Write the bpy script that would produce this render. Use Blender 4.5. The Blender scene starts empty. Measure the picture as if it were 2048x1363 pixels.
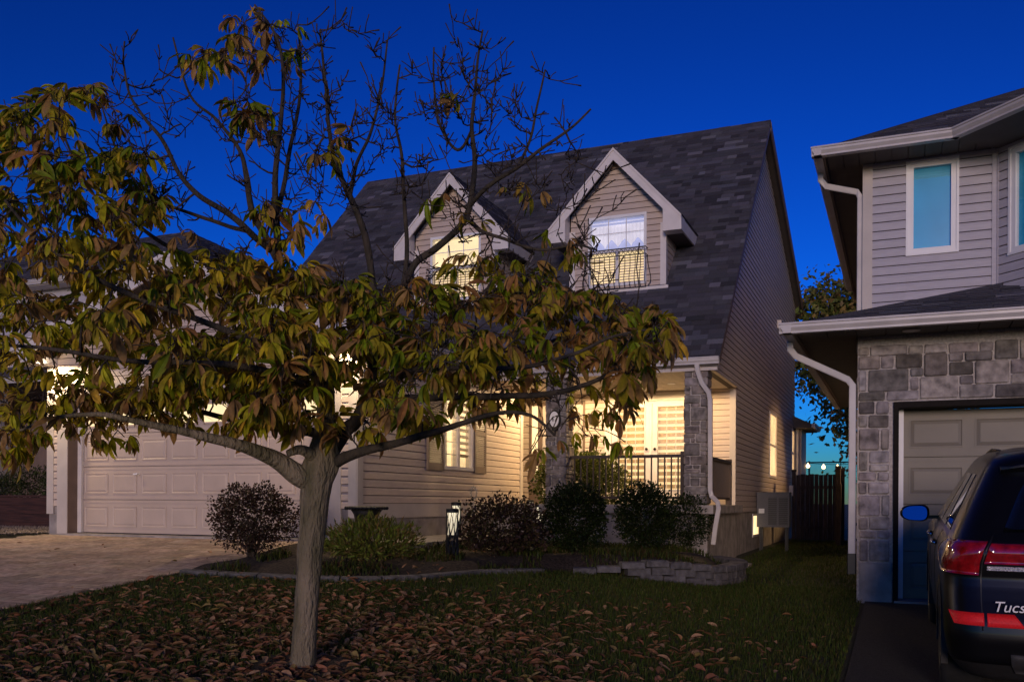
import bpy, math, random
import numpy as np
from mathutils import Vector, noise
R = math.radians
random.seed(7); rng = np.random.default_rng(11)
SC = bpy.context.scene; COL = SC.collection

# ------------------------------------------------------------------ camera, world, sun, exposure
F = 1830.0; YAW = R(23.0); ROLL = 0.0055; HC = 1003.0; CZ = 0.535      # pixels of the 2048 x 1363 photograph
cam = bpy.data.cameras.new('camera'); co = bpy.data.objects.new('camera', cam); COL.objects.link(co)
cam.sensor_width = 36; cam.lens = F / 2048 * 36; cam.shift_y = (HC - 681.5) / 2048
cam.clip_start = 0.05; cam.clip_end = 3000
co.location = (0, 0, CZ)
from mathutils import Matrix
co.rotation_mode = 'QUATERNION'
co.rotation_quaternion = (Matrix.Rotation(YAW, 3, 'Z') @ Matrix.Rotation(R(90), 3, 'X') @ Matrix.Rotation(ROLL, 3, 'Z')).to_quaternion()
SC.camera = co

SUN_AZ = R(168)          # direction the glow comes from, degrees clockwise from +Y
SUN_EL = R(7)
world = bpy.data.worlds.new('World'); SC.world = world; world.use_nodes = True
wn = world.node_tree.nodes; wl = world.node_tree.links
bg = wn['Background']
sky = wn.new('ShaderNodeTexSky'); sky.sky_type = 'NISHITA'; sky.sun_disc = False
sky.sun_elevation = R(6.0); sky.sun_rotation = SUN_AZ; sky.air_density = 1.0; sky.dust_density = 0.1; sky.ozone_density = 6.0
hsv = wn.new('ShaderNodeHueSaturation'); hsv.inputs['Saturation'].default_value = 1.0; hsv.inputs['Hue'].default_value = 0.5
gm = wn.new('ShaderNodeGamma'); gm.inputs['Gamma'].default_value = 2.0      # deeper zenith, paler horizon
wl.new(sky.outputs[0], gm.inputs['Color']); wl.new(gm.outputs[0], hsv.inputs['Color']); wl.new(hsv.outputs[0], bg.inputs['Color'])
bg.inputs['Strength'].default_value = 0.05

sl = bpy.data.lights.new('sun', 'SUN'); so = bpy.data.objects.new('sun', sl); COL.objects.link(so)
sl.energy = 1.4; sl.angle = R(12); sl.color = (1.0, 0.74, 0.62)
sd = Vector((math.sin(SUN_AZ) * math.cos(SUN_EL), math.cos(SUN_AZ) * math.cos(SUN_EL), math.sin(SUN_EL)))
so.rotation_euler = sd.to_track_quat('Z', 'Y').to_euler()
SC.view_settings.view_transform = 'Standard'; SC.view_settings.look = 'None'
SC.view_settings.exposure = 0.0; SC.view_settings.gamma = 1.0; SC.view_settings.use_curve_mapping = False
SC.cycles.use_denoising = True
SC.cycles.max_bounces = 8; SC.cycles.transparent_max_bounces = 12
SC.cycles.sample_clamp_indirect = 4

# ------------------------------------------------------------------ photo pixel -> direction (used to place things on the surface they touch)
FW = np.array([-math.sin(YAW), math.cos(YAW), 0]); RT = np.array([math.cos(YAW), math.sin(YAW), 0]); UP = np.array([0, 0, 1.0]); C0 = np.array([0, 0, CZ])
def ray(u, v):
    a = u - 1024; b = v - HC
    return FW + RT * (a + ROLL * b) / F - UP * (b - ROLL * a) / F
def onY(u, v, Y): d = ray(u, v); return C0 + d * (Y / d[1])
def onX(u, v, X): d = ray(u, v); return C0 + d * (X / d[0])
def dep(u, v, z): return C0 + ray(u, v) * z
def proj(p):
    q = np.asarray(p, float) - C0; z = q @ FW; a2 = q @ RT / z * F; b2 = -(q @ UP) / z * F
    return 1024 + a2 - ROLL * b2, HC + b2 + ROLL * a2, z

# ------------------------------------------------------------------ mesh helpers
WL = {}                       # world location of every object, by name
class MB:
    def __init__(s): s.v = []; s.f = []; s.m = []; s.c = []; s.tone = None
    def add(s, vs, fs, mi=0):
        o = len(s.v); s.v += [tuple(map(float, p)) for p in vs]; s.f += [tuple(i + o for i in f) for f in fs]; s.m += [mi] * len(fs); s.c += [s.tone] * len(fs)
        return s
    def hexa(s, p, mi=0):     # 8 points: bottom ring 0-3, top ring 4-7
        return s.add(p, [(0, 3, 2, 1), (4, 5, 6, 7), (0, 1, 5, 4), (1, 2, 6, 5), (2, 3, 7, 6), (3, 0, 4, 7)], mi)
    def box(s, x0, x1, y0, y1, z0, z1, mi=0):
        return s.hexa([(x0, y0, z0), (x1, y0, z0), (x1, y1, z0), (x0, y1, z0), (x0, y0, z1), (x1, y0, z1), (x1, y1, z1), (x0, y1, z1)], mi)
    def fbox(s, fr, s0, s1, z0, z1, d0, d1, mi=0):   # d0 back, d1 front
        P = fr.pt
        return s.hexa([P(s0, z0, d1), P(s1, z0, d1), P(s1, z0, d0), P(s0, z0, d0), P(s0, z1, d1), P(s1, z1, d1), P(s1, z1, d0), P(s0, z1, d0)], mi)
    def prism(s, pa, pb, mi=0):   # two matching rings
        n = len(pa)
        fs = [tuple(range(n))[::-1], tuple(range(n, 2 * n))] + [(i, (i + 1) % n, n + (i + 1) % n, n + i) for i in range(n)]
        return s.add(list(pa) + list(pb), fs, mi)
    def tube(s, pts, rad, n=8, mi=0, cap=True):
        pts = [np.asarray(p, float) for p in pts]; k = len(pts)
        rad = [rad] * k if np.isscalar(rad) else rad
        vs = []; fs = []; prev = None
        for i in range(k):
            t = pts[min(i + 1, k - 1)] - pts[max(i - 1, 0)]; t = t / (np.linalg.norm(t) + 1e-9)
            if prev is None:
                a = np.array([1.0, 0, 0]) if abs(t[0]) < .8 else np.array([0, 1.0, 0])
            else: a = prev
            a = a - t * (a @ t); a /= np.linalg.norm(a) + 1e-9; b = np.cross(t, a); prev = a
            for j in range(n):
                g = 2 * math.pi * j / n; vs.append(pts[i] + (a * math.cos(g) + b * math.sin(g)) * rad[i])
        for i in range(k - 1):
            for j in range(n):
                fs.append((i * n + j, i * n + (j + 1) % n, (i + 1) * n + (j + 1) % n, (i + 1) * n + j))
        if cap: fs += [tuple(range(n))[::-1], tuple(range((k - 1) * n, k * n))]
        return s.add(vs, fs, mi)
    def lathe(s, c, prof, n=24, mi=0, sx=1, sy=1):
        vs = []; fs = []
        for r, z in prof:
            for j in range(n):
                g = 2 * math.pi * j / n; vs.append((c[0] + r * math.cos(g) * sx, c[1] + r * math.sin(g) * sy, c[2] + z))
        k = len(prof)
        for i in range(k - 1):
            for j in range(n): fs.append((i * n + j, i * n + (j + 1) % n, (i + 1) * n + (j + 1) % n, (i + 1) * n + j))
        fs += [tuple(range(n))[::-1], tuple(range((k - 1) * n, k * n))]
        return s.add(vs, fs, mi)

def mesh_of(mb, name, origin=(0, 0, 0), mats=(), smooth=False):
    me = bpy.data.meshes.new(name)
    o = np.asarray(origin, float)
    me.from_pydata([tuple(np.asarray(p) - o) for p in mb.v], [], mb.f)
    for m in mats: me.materials.append(m)
    if len(mats) > 1: me.polygons.foreach_set('material_index', mb.m)
    if mb.c and mb.c[0] is not None:
        a = me.color_attributes.new('tone', 'FLOAT_COLOR', 'CORNER')
        cols = []
        for f, c in zip(mb.f, mb.c): cols += list(c) * len(f)
        a.data.foreach_set('color', cols)
    if smooth: me.polygons.foreach_set('use_smooth', [True] * len(me.polygons))
    me.update(); return me
def link(name, data, loc=(0, 0, 0), parent=None):
    o = bpy.data.objects.new(name, data); COL.objects.link(o)
    WL[o.name] = np.asarray(loc, float)
    if parent is not None:
        o.parent = parent; o.location = tuple(np.asarray(loc, float) - WL[parent.name])
    else: o.location = tuple(loc)
    return o
def tag(o, label=None, cat=None, group=None, kind=None):
    if label: o['label'] = label
    if cat: o['category'] = cat
    if group: o['group'] = group
    if kind: o['kind'] = kind
    return o
def obj(name, mb, mat, parent=None, smooth=False, origin=None):
    if origin is None:
        a = np.array(mb.v); origin = (a[:, 0].mean(), a[:, 1].mean(), a[:, 2].min())
    mats = mat if isinstance(mat, (list, tuple)) else [mat]
    return link(name, mesh_of(mb, name, origin, mats, smooth), origin, parent)
def thing(name, label, cat, loc, group=None):
    o = link(name, None, loc); o.empty_display_size = .2
    return tag(o, label, cat, group)
def copy_tree(o, d, parent=None):
    c = o.copy(); COL.objects.link(c); WL[c.name] = WL[o.name] + np.asarray(d, float)
    if parent is not None: c.parent = parent
    else: c.location = tuple(WL[c.name])
    for ch in o.children: copy_tree(ch, d, c)
    return c
def fast_mesh(name, verts, faces_tri_or_quad, mat, parent=None, loc=(0, 0, 0), color=None, smooth=False):
    verts = np.asarray(verts, np.float32) - np.asarray(loc, np.float32); f = np.asarray(faces_tri_or_quad, np.int32)
    me = bpy.data.meshes.new(name); n, k = f.shape
    me.vertices.add(len(verts)); me.vertices.foreach_set('co', verts.ravel())
    me.loops.add(n * k); me.loops.foreach_set('vertex_index', f.ravel())
    me.polygons.add(n); me.polygons.foreach_set('loop_start', np.arange(0, n * k, k, dtype=np.int32))
    me.polygons.foreach_set('loop_total', np.full(n, k, np.int32))
    if smooth: me.polygons.foreach_set('use_smooth', np.ones(n, bool))
    if color is not None:
        a = me.color_attributes.new('tone', 'FLOAT_COLOR', 'POINT'); c = np.ones((len(verts), 4), np.float32); c[:, :3] = color
        a.data.foreach_set('color', c.ravel())
    me.materials.append(mat); me.update(); me.validate()
    return link(name, me, loc, parent)

class Fr:                      # a wall plane: s along the wall, z up, d outwards
    def __init__(s, O, U, N): s.O = np.array(O, float); s.U = np.array(U, float); s.N = np.array(N, float)
    def pt(s, a, z, d=0): p = s.O + s.U * a + s.N * d; return (p[0], p[1], p[2] + z)
def front(y): return Fr((0, y, 0), (1, 0, 0), (0, -1, 0))
def right(x): return Fr((x, 0, 0), (0, 1, 0), (1, 0, 0))
def leftw(x): return Fr((x, 0, 0), (0, 1, 0), (-1, 0, 0))
def clip(poly, i, val, keep_le):
    out = []; n = len(poly)
    for k in range(n):
        a = poly[k]; b = poly[(k + 1) % n]
        ia = (a[i] <= val + 1e-9) if keep_le else (a[i] >= val - 1e-9); ib = (b[i] <= val + 1e-9) if keep_le else (b[i] >= val - 1e-9)
        if ia: out.append(a)
        if ia != ib:
            t = (val - a[i]) / (b[i] - a[i]); out.append((a[0] + (b[0] - a[0]) * t, a[1] + (b[1] - a[1]) * t))
    return out if len(out) >= 3 and area(out) > 1e-5 else None
def area(p): return abs(sum(p[i][0] * p[(i + 1) % len(p)][1] - p[(i + 1) % len(p)][0] * p[i][1] for i in range(len(p)))) / 2
def minus(polys, rects):
    for s0, s1, z0, z1 in rects:
        out = []
        for p in polys:
            a = clip(p, 0, s0, True); b = clip(p, 0, s1, False)
            if a: out.append(a)
            if b: out.append(b)
            m = clip(p, 0, s0, False); m = clip(m, 0, s1, True) if m else None
            if m:
                a = clip(m, 1, z0, True); b = clip(m, 1, z1, False)
                if a: out.append(a)
                if b: out.append(b)
        polys = out
    return polys
def siding(fr, poly, mat, core_mat, parent, rects=(), pitch=.1143, z_start=None, thick=.12, name='wall', board=True):
    mb = MB()
    for p in minus([poly], rects): mb.prism([fr.pt(a, z, -thick) for a, z in p], [fr.pt(a, z, 0) for a, z in p])
    w = obj(name, mb, core_mat, parent)
    if not board: return w
    zmin = min(p[1] for p in poly); zmax = max(p[1] for p in poly)
    z = zmin if z_start is None else z_start
    while z < zmax - .01:
        st = clip(poly, 1, z, False); st = clip(st, 1, min(z + pitch, zmax), True) if st else None
        if st:
            ps = minus([st], rects)
            if ps:
                j = random.uniform(-.001, .001)
                # dutch-lap profile: proud flat face with a cove at the top
                for p in ps:
                    mb = MB()
                    for za, zb, da, db in ((z + .009, z + pitch * .74, .019 + j, .016 + j), (z + pitch * .74, z + pitch, .016 + j, .006)):
                        q = clip(p, 1, za, False); q = clip(q, 1, zb, True) if q else None
                        if q: mb.prism([fr.pt(a, zz, .001) for a, zz in q], [fr.pt(a, zz, da + (db - da) * (zz - za) / (zb - za)) for a, zz in q])
                    if mb.v: obj('siding_board', mb, mat, w)
        z += pitch
    return w

# ------------------------------------------------------------------ materials
def mat(name, col, rough=.7, metal=0, var=.12, scale=30, bump=0, bscale=None, spec=.4, col2=None, attr=False, stretch=(1, 1, 1), coat=0, objrand=0, bdist=.01):
    m = bpy.data.materials.new(name); m.use_nodes = True; n = m.node_tree.nodes; l = m.node_tree.links; b = n['Principled BSDF']
    b.inputs['Roughness'].default_value = rough; b.inputs['Metallic'].default_value = metal; b.inputs['Specular IOR Level'].default_value = spec
    b.inputs['Coat Weight'].default_value = coat
    tc = n.new('ShaderNodeNewGeometry'); mp = n.new('ShaderNodeMapping'); mp.inputs['Scale'].default_value = stretch; l.new(tc.outputs['Position'], mp.inputs['Vector'])
    nz = n.new('ShaderNodeTexNoise'); nz.inputs['Scale'].default_value = scale; nz.inputs['Detail'].default_value = 6; l.new(mp.outputs[0], nz.inputs['Vector'])
    mx = n.new('ShaderNodeMix'); mx.data_type = 'RGBA'
    c2 = col2 or tuple(c * (1 - var * 2) for c in col); c1 = col if col2 else tuple(min(1, c * (1 + var)) for c in col)
    mx.inputs['A'].default_value = (*c2, 1); mx.inputs['B'].default_value = (*c1, 1)
    rp = n.new('ShaderNodeMapRange'); rp.inputs['From Min'].default_value = .3; rp.inputs['From Max'].default_value = .7; l.new(nz.outputs['Fac'], rp.inputs['Value']); l.new(rp.outputs[0], mx.inputs['Factor'])
    out = mx.outputs['Result']
    if attr:
        at = n.new('ShaderNodeAttribute'); at.attribute_name = 'tone'; mu = n.new('ShaderNodeMix'); mu.data_type = 'RGBA'; mu.blend_type = 'MULTIPLY'; mu.inputs['Factor'].default_value = 1
        l.new(out, mu.inputs['A']); l.new(at.outputs['Color'], mu.inputs['B']); out = mu.outputs['Result']
    if objrand:
        oi = n.new('ShaderNodeObjectInfo'); mr = n.new('ShaderNodeMapRange'); mr.inputs['To Min'].default_value = 1 - objrand; mr.inputs['To Max'].default_value = 1 + objrand; l.new(oi.outputs['Random'], mr.inputs['Value'])
        mu = n.new('ShaderNodeMix'); mu.data_type = 'RGBA'; mu.blend_type = 'MULTIPLY'; mu.inputs['Factor'].default_value = 1; l.new(out, mu.inputs['A']); l.new(mr.outputs[0], mu.inputs['B']); out = mu.outputs['Result']
    l.new(out, b.inputs['Base Color'])
    if bump:
        nb = n.new('ShaderNodeTexNoise'); nb.inputs['Scale'].default_value = bscale or scale * 3; nb.inputs['Detail'].default_value = 8; l.new(mp.outputs[0], nb.inputs['Vector'])
        bp = n.new('ShaderNodeBump'); bp.inputs['Strength'].default_value = bump; bp.inputs['Distance'].default_value = bdist; l.new(nb.outputs['Fac'], bp.inputs['Height']); l.new(bp.outputs[0], b.inputs['Normal'])
    return m
def emit(name, col, strength, var=0):
    m = bpy.data.materials.new(name); m.use_nodes = True; n = m.node_tree.nodes; l = m.node_tree.links; b = n['Principled BSDF']
    b.inputs['Base Color'].default_value = (*[c * .6 for c in col], 1); b.inputs['Emission Color'].default_value = (*col, 1); b.inputs['Emission Strength'].default_value = strength; b.inputs['Roughness'].default_value = .8
    if var:
        tc = n.new('ShaderNodeNewGeometry'); nz = n.new('ShaderNodeTexNoise'); nz.inputs['Scale'].default_value = 2.2; l.new(tc.outputs['Position'], nz.inputs['Vector'])
        mr = n.new('ShaderNodeMapRange'); mr.inputs['From Min'].default_value = .3; mr.inputs['From Max'].default_value = .7; mr.inputs['To Min'].default_value = strength * (1 - var); mr.inputs['To Max'].default_value = strength * (1 + var)
        l.new(nz.outputs['Fac'], mr.inputs['Value']); l.new(mr.outputs[0], b.inputs['Emission Strength'])
    return m
def glassy(name, col=(.985, .985, .98), alpha=.1, rough=.02, ior=1.45):
    m = bpy.data.materials.new(name); m.use_nodes = True; n = m.node_tree.nodes; l = m.node_tree.links
    for x in list(n): n.remove(x)
    o = n.new('ShaderNodeOutputMaterial'); t = n.new('ShaderNodeBsdfTransparent'); t.inputs[0].default_value = (*col, 1); g = n.new('ShaderNodeBsdfGlossy'); g.inputs['Roughness'].default_value = rough
    fr = n.new('ShaderNodeFresnel'); bf = n.new('ShaderNodeNewGeometry'); im = n.new('ShaderNodeMapRange'); im.inputs['To Min'].default_value = ior; im.inputs['To Max'].default_value = 1 / ior; l.new(bf.outputs['Backfacing'], im.inputs['Value']); l.new(im.outputs[0], fr.inputs[0]); ad = n.new('ShaderNodeMath'); ad.operation = 'ADD'; ad.inputs[1].default_value = alpha * .3; l.new(fr.outputs[0], ad.inputs[0])
    mx = n.new('ShaderNodeMixShader'); l.new(ad.outputs[0], mx.inputs[0]); l.new(t.outputs[0], mx.inputs[1]); l.new(g.outputs[0], mx.inputs[2]); l.new(mx.outputs[0], o.inputs[0])
    return m
def leafy(name, col=(1, 1, 1), trans=.35, rough=.55, attr=True, var=.25, scale=25):
    m = mat(name, col, rough=rough, var=var, scale=scale, attr=attr, spec=.15)
    n = m.node_tree.nodes; l = m.node_tree.links; b = n['Principled BSDF']; o = n['Material Output']
    tr = n.new('ShaderNodeBsdfTranslucent'); src = b.inputs['Base Color'].links[0].from_socket; l.new(src, tr.inputs['Color'])
    mx = n.new('ShaderNodeMixShader'); mx.inputs[0].default_value = trans; l.new(b.outputs[0], mx.inputs[1]); l.new(tr.outputs[0], mx.inputs[2]); l.new(mx.outputs[0], o.inputs[0])
    return m

M = {}
M['siding'] = mat('beige vinyl siding', (.52, .43, .37), rough=.55, var=.05, scale=6, bump=.15, bscale=90, stretch=(1, 1, 6), objrand=.03)
M['siding2'] = mat('grey beige vinyl siding', (.43, .41, .455), rough=.55, var=.05, scale=6, bump=.15, bscale=90, stretch=(1, 1, 6), objrand=.03)
M['core'] = mat('shadow dark sheathing', (.06, .045, .035), rough=.9)  # darkened so the gaps between boards draw the siding's shadow lines
M['trim'] = mat('white painted trim', (.66, .62, .6), rough=.5, var=.05, scale=4)
M['trimbeige'] = mat('beige aluminium trim', (.5, .45, .41), rough=.45, var=.05, scale=4)
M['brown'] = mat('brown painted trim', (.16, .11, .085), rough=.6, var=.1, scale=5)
M['white'] = mat('white vinyl window frame', (.75, .75, .76), rough=.4, var=.03, scale=4)
M['gutter'] = mat('pale aluminium gutter', (.52, .49, .47), rough=.35, var=.07, scale=5, spec=.5)
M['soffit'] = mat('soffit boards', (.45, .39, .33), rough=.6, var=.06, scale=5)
M['soffitdark'] = mat('shaded taupe soffit', (.085, .072, .064), rough=.7, var=.08, scale=5)  # shade under the eaves put into a lowered soffit colour
M['shingle'] = mat('asphalt shingle', (.098, .097, .112), rough=.95, var=.3, scale=160, bump=.6, bscale=300, attr=True, spec=.15)
M['gdoor'] = mat('beige garage door', (.47, .385, .325), rough=.45, var=.04, scale=3, bump=.05, bscale=60)
M['gdoor2'] = mat('taupe garage door', (.185, .165, .13), rough=.5, var=.05, scale=3, bump=.1, bscale=120)
M['doorframe2'] = mat('dark brown door frame', (.016, .013, .011), rough=.7, spec=.08)
M['stone'] = mat('tumbled stone veneer', (.29, .26, .24), rough=.9, var=.3, scale=9, bump=.8, bscale=45, attr=True, spec=.2)
M['mortar'] = mat('pale mortar', (.46, .42, .395), rough=.95, var=.15, scale=40, bump=.5)
M['concrete'] = mat('grey concrete', (.33, .30, .28), rough=.9, var=.2, scale=5, bump=.4, bscale=60)
M['paver'] = mat('buff concrete paver', (.44, .33, .25), rough=.85, var=.2, scale=14, bump=.5, bscale=110, attr=True, spec=.25)
M['sand'] = mat('joint sand', (.07, .055, .045), rough=1)
M['asphalt'] = mat('asphalt', (.035, .034, .035), rough=.9, var=.3, scale=60, bump=.9, bscale=180, spec=.3)
M['soil'] = mat('lawn soil', (.035, .045, .018), rough=1, var=.4, scale=4, bump=.8, bscale=30, col2=(.025, .02, .012))
M['mulch'] = mat('dark mulch', (.035, .024, .018), rough=1, var=.5, scale=30, bump=1, bscale=60)
M['grass'] = leafy('grass blades', (1, 1, 1), trans=.25)
M['leaf'] = leafy('buckeye leaf', (1, 1, 1), trans=.4, rough=.5)
M['litter'] = leafy('dry leaf', (1, 1, 1), trans=.1, rough=.7)
M['shrub'] = leafy('shrub leaf', (1, 1, 1), trans=.2, rough=.45)
M['iron'] = mat('black wrought iron', (.012, .011, .011), rough=.45, metal=.6)
M['black'] = mat('black plastic', (.012, .012, .013), rough=.4)
M['darkwood'] = mat('weathered dark fence wood', (.075, .055, .045), rough=.85, var=.3, scale=8, bump=.6, bscale=30, stretch=(6, 6, .6), objrand=.25)
M['porchwood'] = mat('dark brown railing', (.045, .028, .02), rough=.5, var=.15)
M['bark'] = mat('buckeye bark', (.27, .215, .145), rough=.95, var=.35, scale=7, bump=1, bscale=42, stretch=(1, 1, .3), col2=(.075, .07, .03), bdist=.045)
M['limb'] = mat('dark limb bark', (.07, .055, .04), rough=.95, var=.35, scale=16, bump=1, bscale=50, stretch=(1, 1, .5), col2=(.03, .027, .018), bdist=.02)
M['twig'] = mat('twig bark', (.05, .038, .03), rough=.9, var=.3, scale=30, bump=.5)
M['glass'] = glassy('window glass'); M['dullglass'] = glassy('low reflection window glass', (.93, .9, .87), .02, .3, 1.12)  # second glass has no screen, only weaker sky reflection over the lit panes
M['warm'] = emit('warm lit room', (1.0, .72, .36), 1.5, .3)
M['warm2'] = emit('bright lit room', (1.0, .66, .30), 2.6, .3)
M['cream'] = emit('cream lit shade', (1.0, .78, .42), 1.0, .12)
M['cool'] = emit('cool lit curtain', (.62, .66, .95), .42, .1)
M['lace'] = emit('lit lace curtain', (.88, .84, .92), .62, .2)
M['blind'] = mat('cream blind slat', (.5, .37, .22), rough=.7)
M['bulb'] = emit('lamp glow', (1.0, .80, .5), 30)
M['dim'] = mat('dim room', (.05, .045, .04), rough=.9)

# ------------------------------------------------------------------ ground
def sstep(a, b, x): t = min(1, max(0, (x - a) / (b - a))); return t * t * (3 - 2 * t)
def lawnz(x, y):
    yl = min(11, max(-3, y)); zl = -.05 + .08 * (yl - 10.9); zr = -.57 + .045 * (yl - 11) + .06 * sstep(11, 22, y)
    x1 = -.5 - 2.1 * sstep(9, 13, y)
    t = min(1, max(0, (x + 7.4) / (x1 + 7.4)))
    return zl + (zr - zl) * t
def onlawn(u, v, extra=0, fn=lawnz):
    d = ray(u, v); t = 1.0
    for _ in range(4000):
        p = C0 + d * t
        if p[2] <= fn(p[0], p[1]) + extra: break
        t += .01
    return C0 + d * t
def sheet(name, xs, ys, fz, m, inside=None):
    xs = list(xs); ys = list(ys); idx = {}; vs = []; fs = []
    def vid(i, j):
        if (i, j) not in idx: idx[(i, j)] = len(vs); vs.append((xs[i], ys[j], fz(xs[i], ys[j])))
        return idx[(i, j)]
    for i in range(len(xs) - 1):
        for j in range(len(ys) - 1):
            if inside is None or inside((xs[i] + xs[i + 1]) / 2, (ys[j] + ys[j + 1]) / 2): fs.append((vid(i, j), vid(i + 1, j), vid(i + 1, j + 1), vid(i, j + 1)))
    mb = MB(); mb.add(vs, fs); return obj(name, mb, m, smooth=True)
gx = [-900, -300, -100, -50, -30, -20] + list(np.arange(-16, 6.01, .4)) + [8, 12, 20, 30, 50, 100, 300, 900]
gy = [-900, -300, -100, -50, -20, -10, -6] + list(np.arange(-3.2, 30.01, .4)) + [35, 50, 100, 300, 900]
tag(sheet('ground', gx, gy, lawnz, M['soil']), kind='structure')
tag(sheet('road', [-300, -60, -20, 0, 20, 60, 300], [-13, -9, -5.2], lambda x, y: lawnz(x, -3) + .006 - .004 * 0, M['asphalt']), kind='structure')
mb = MB(); mb.hexa([(-60, -5.2, -1.3), (40, -5.2, -1.3), (40, -5.0, -1.3), (-60, -5.0, -1.3), (-60, -5.2, -1.08), (40, -5.2, -1.08), (40, -5.0, -1.08), (-60, -5.0, -1.08)])
tag(obj('kerb', mb, M['concrete']), kind='structure')
# right hand asphalt driveway
tag(sheet('asphalt_driveway', np.arange(-.36, 5.6, .5), np.arange(-5, 11.6, .5), lambda x, y: -.57 + .045 * (min(11, max(-3, y)) - 11) + .018, M['asphalt']), kind='structure')
mb = MB(); mb.box(-.06, 3.2, 10.93, 11.45, -.7, -.535); tag(obj('garage_apron', mb, M['concrete']), kind='structure')
# left hand paver driveway
dz = lambda y: -.03 + .08 * (y - 10.9)
dr = sheet('paver_driveway', np.arange(-13.1, -7.35, .475), np.arange(-5, 10.91, .5), lambda x, y: dz(max(y, -3)) - .012, M['sand']); tag(dr, kind='structure')
pav = []
row = 0; y = 3.6
while y < 10.72:
    x = -13.05 + (row % 2) * .15 + rng.uniform(-.01, .01)
    while x < -7.5:
        w = random.choice((.2, .3, .3, .3, .4)); w = min(w, -7.38 - x)
        if w > .1: pav.append((x, y, w))
        x += w
    y += .2; row += 1
def paver_mb(mb, x, y, w, tone):
    mb.tone = tone; g = .004; h = .006; c = .009
    x0, x1, y0, y1 = x + g, x + w - g, y + g, y + .2 - g; j = rng.uniform(-.002, .002)
    lo = [(x0, y0, dz(y0) - .011), (x1, y0, dz(y0) - .011), (x1, y1, dz(y1) - .011), (x0, y1, dz(y1) - .011)]
    md = [(p[0], p[1], p[2] + h + j + .003) for p in lo]
    tp = [(x0 + c, y0 + c, dz(y0) + .004 + j), (x1 - c, y0 + c, dz(y0) + .004 + j), (x1 - c, y1 - c, dz(y1) + .004 + j), (x0 + c, y1 - c, dz(y1) + .004 + j)]
    mb.add(lo + md + tp, [(0, 1, 5, 4), (1, 2, 6, 5), (2, 3, 7, 6), (3, 0, 4, 7), (4, 5, 9, 8), (5, 6, 10, 9), (6, 7, 11, 10), (7, 4, 8, 11), (8, 9, 10, 11)])
def ptone():
    k = rng.uniform(.72, 1.18); return (k * rng.uniform(.96, 1.06), k, k * rng.uniform(.92, 1.04), 1)
vis = []
for p in pav:
    u, v, z = proj((p[0] + .15, p[1] + .1, dz(p[1])))
    vis.append((0 if (z > 0 and -20 < u < 560 and v < 1240) else 1, z))
order = sorted(range(len(pav)), key=lambda i: vis[i])
big = set(order[:300]); rest = MB()
for i, p in enumerate(pav):
    if i in big: mb = MB(); paver_mb(mb, *p, ptone()); obj('paver', mb, M['paver'], dr)
    else: paver_mb(rest, *p, ptone())
tag(obj('paver_field', rest, M['paver'], dr), kind='stuff')
# thin concrete strip between pavers and garage, and kerb by the gravel
mb = MB(); mb.box(-12.5, -7.3, 10.74, 11.1, -.2, -.012); tag(obj('garage_threshold', mb, M['concrete']), kind='structure')
mb = MB(); mb.box(-20, -13.12, 9.85, 10.0, -.25, .02); tag(obj('gravel_kerb', mb, M['concrete']), kind='structure')

# front garden bed, its edging and the concrete walk
BED = [(-7.36, 7.95), (-6.7, 8.12), (-5.8, 8.45), (-5.1, 9.0), (-4.6, 10.0), (-3.9, 11.0), (-3.0, 11.35), (-2.35, 11.9), (-2.1, 12.8), (-2.2, 13.7), (-2.6, 14.3), (-2.95, 14.75), (-2.95, 15.0), (-6.9, 15.0), (-6.9, 10.7), (-7.36, 10.7)]
def inpoly(x, y, P):
    c = False; n = len(P)
    for i in range(n):
        a = P[i]; b = P[(i + 1) % n]
        if (a[1] > y) != (b[1] > y) and x < (b[0] - a[0]) * (y - a[1]) / (b[1] - a[1]) + a[0]: c = not c
    return c
def edge_dist(x, y):
    best = 9
    for a, b in zip(BED[:11], BED[1:12]):
        dx, dy = b[0] - a[0], b[1] - a[1]; t = min(1, max(0, ((x - a[0]) * dx + (y - a[1]) * dy) / (dx * dx + dy * dy)))
        best = min(best, math.hypot(x - a[0] - dx * t, y - a[1] - dy * t))
    return best
def bedz(x, y):
    k = sstep(.03, .45, edge_dist(x, y)); b = .03 + .2 * sstep(-5.6, -2.9, x) + .02 * math.sin(x * 5) * math.sin(y * 4) + .05 * sstep(8.5, 11, y)
    return min(-.03, lawnz(x, y) + .012 + b * k)
WALK = lambda x, y: (-6.95 < x < -5.85 and 10.6 < y < 15.2)
tag(sheet('garden_bed', np.arange(-7.4, -2, .12), np.arange(7.8, 15.05, .12), bedz, M['mulch'], lambda x, y: inpoly(x, y, BED) and not WALK(x + .05, y)), kind='structure')
mb = MB()
for k in range(5): mb.box(-6.95, -5.85, 10.55 + k * .93, 10.55 + k * .93 + .92, -.2, -.012)
tag(obj('walkway', mb, M['concrete']), kind='structure')

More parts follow.
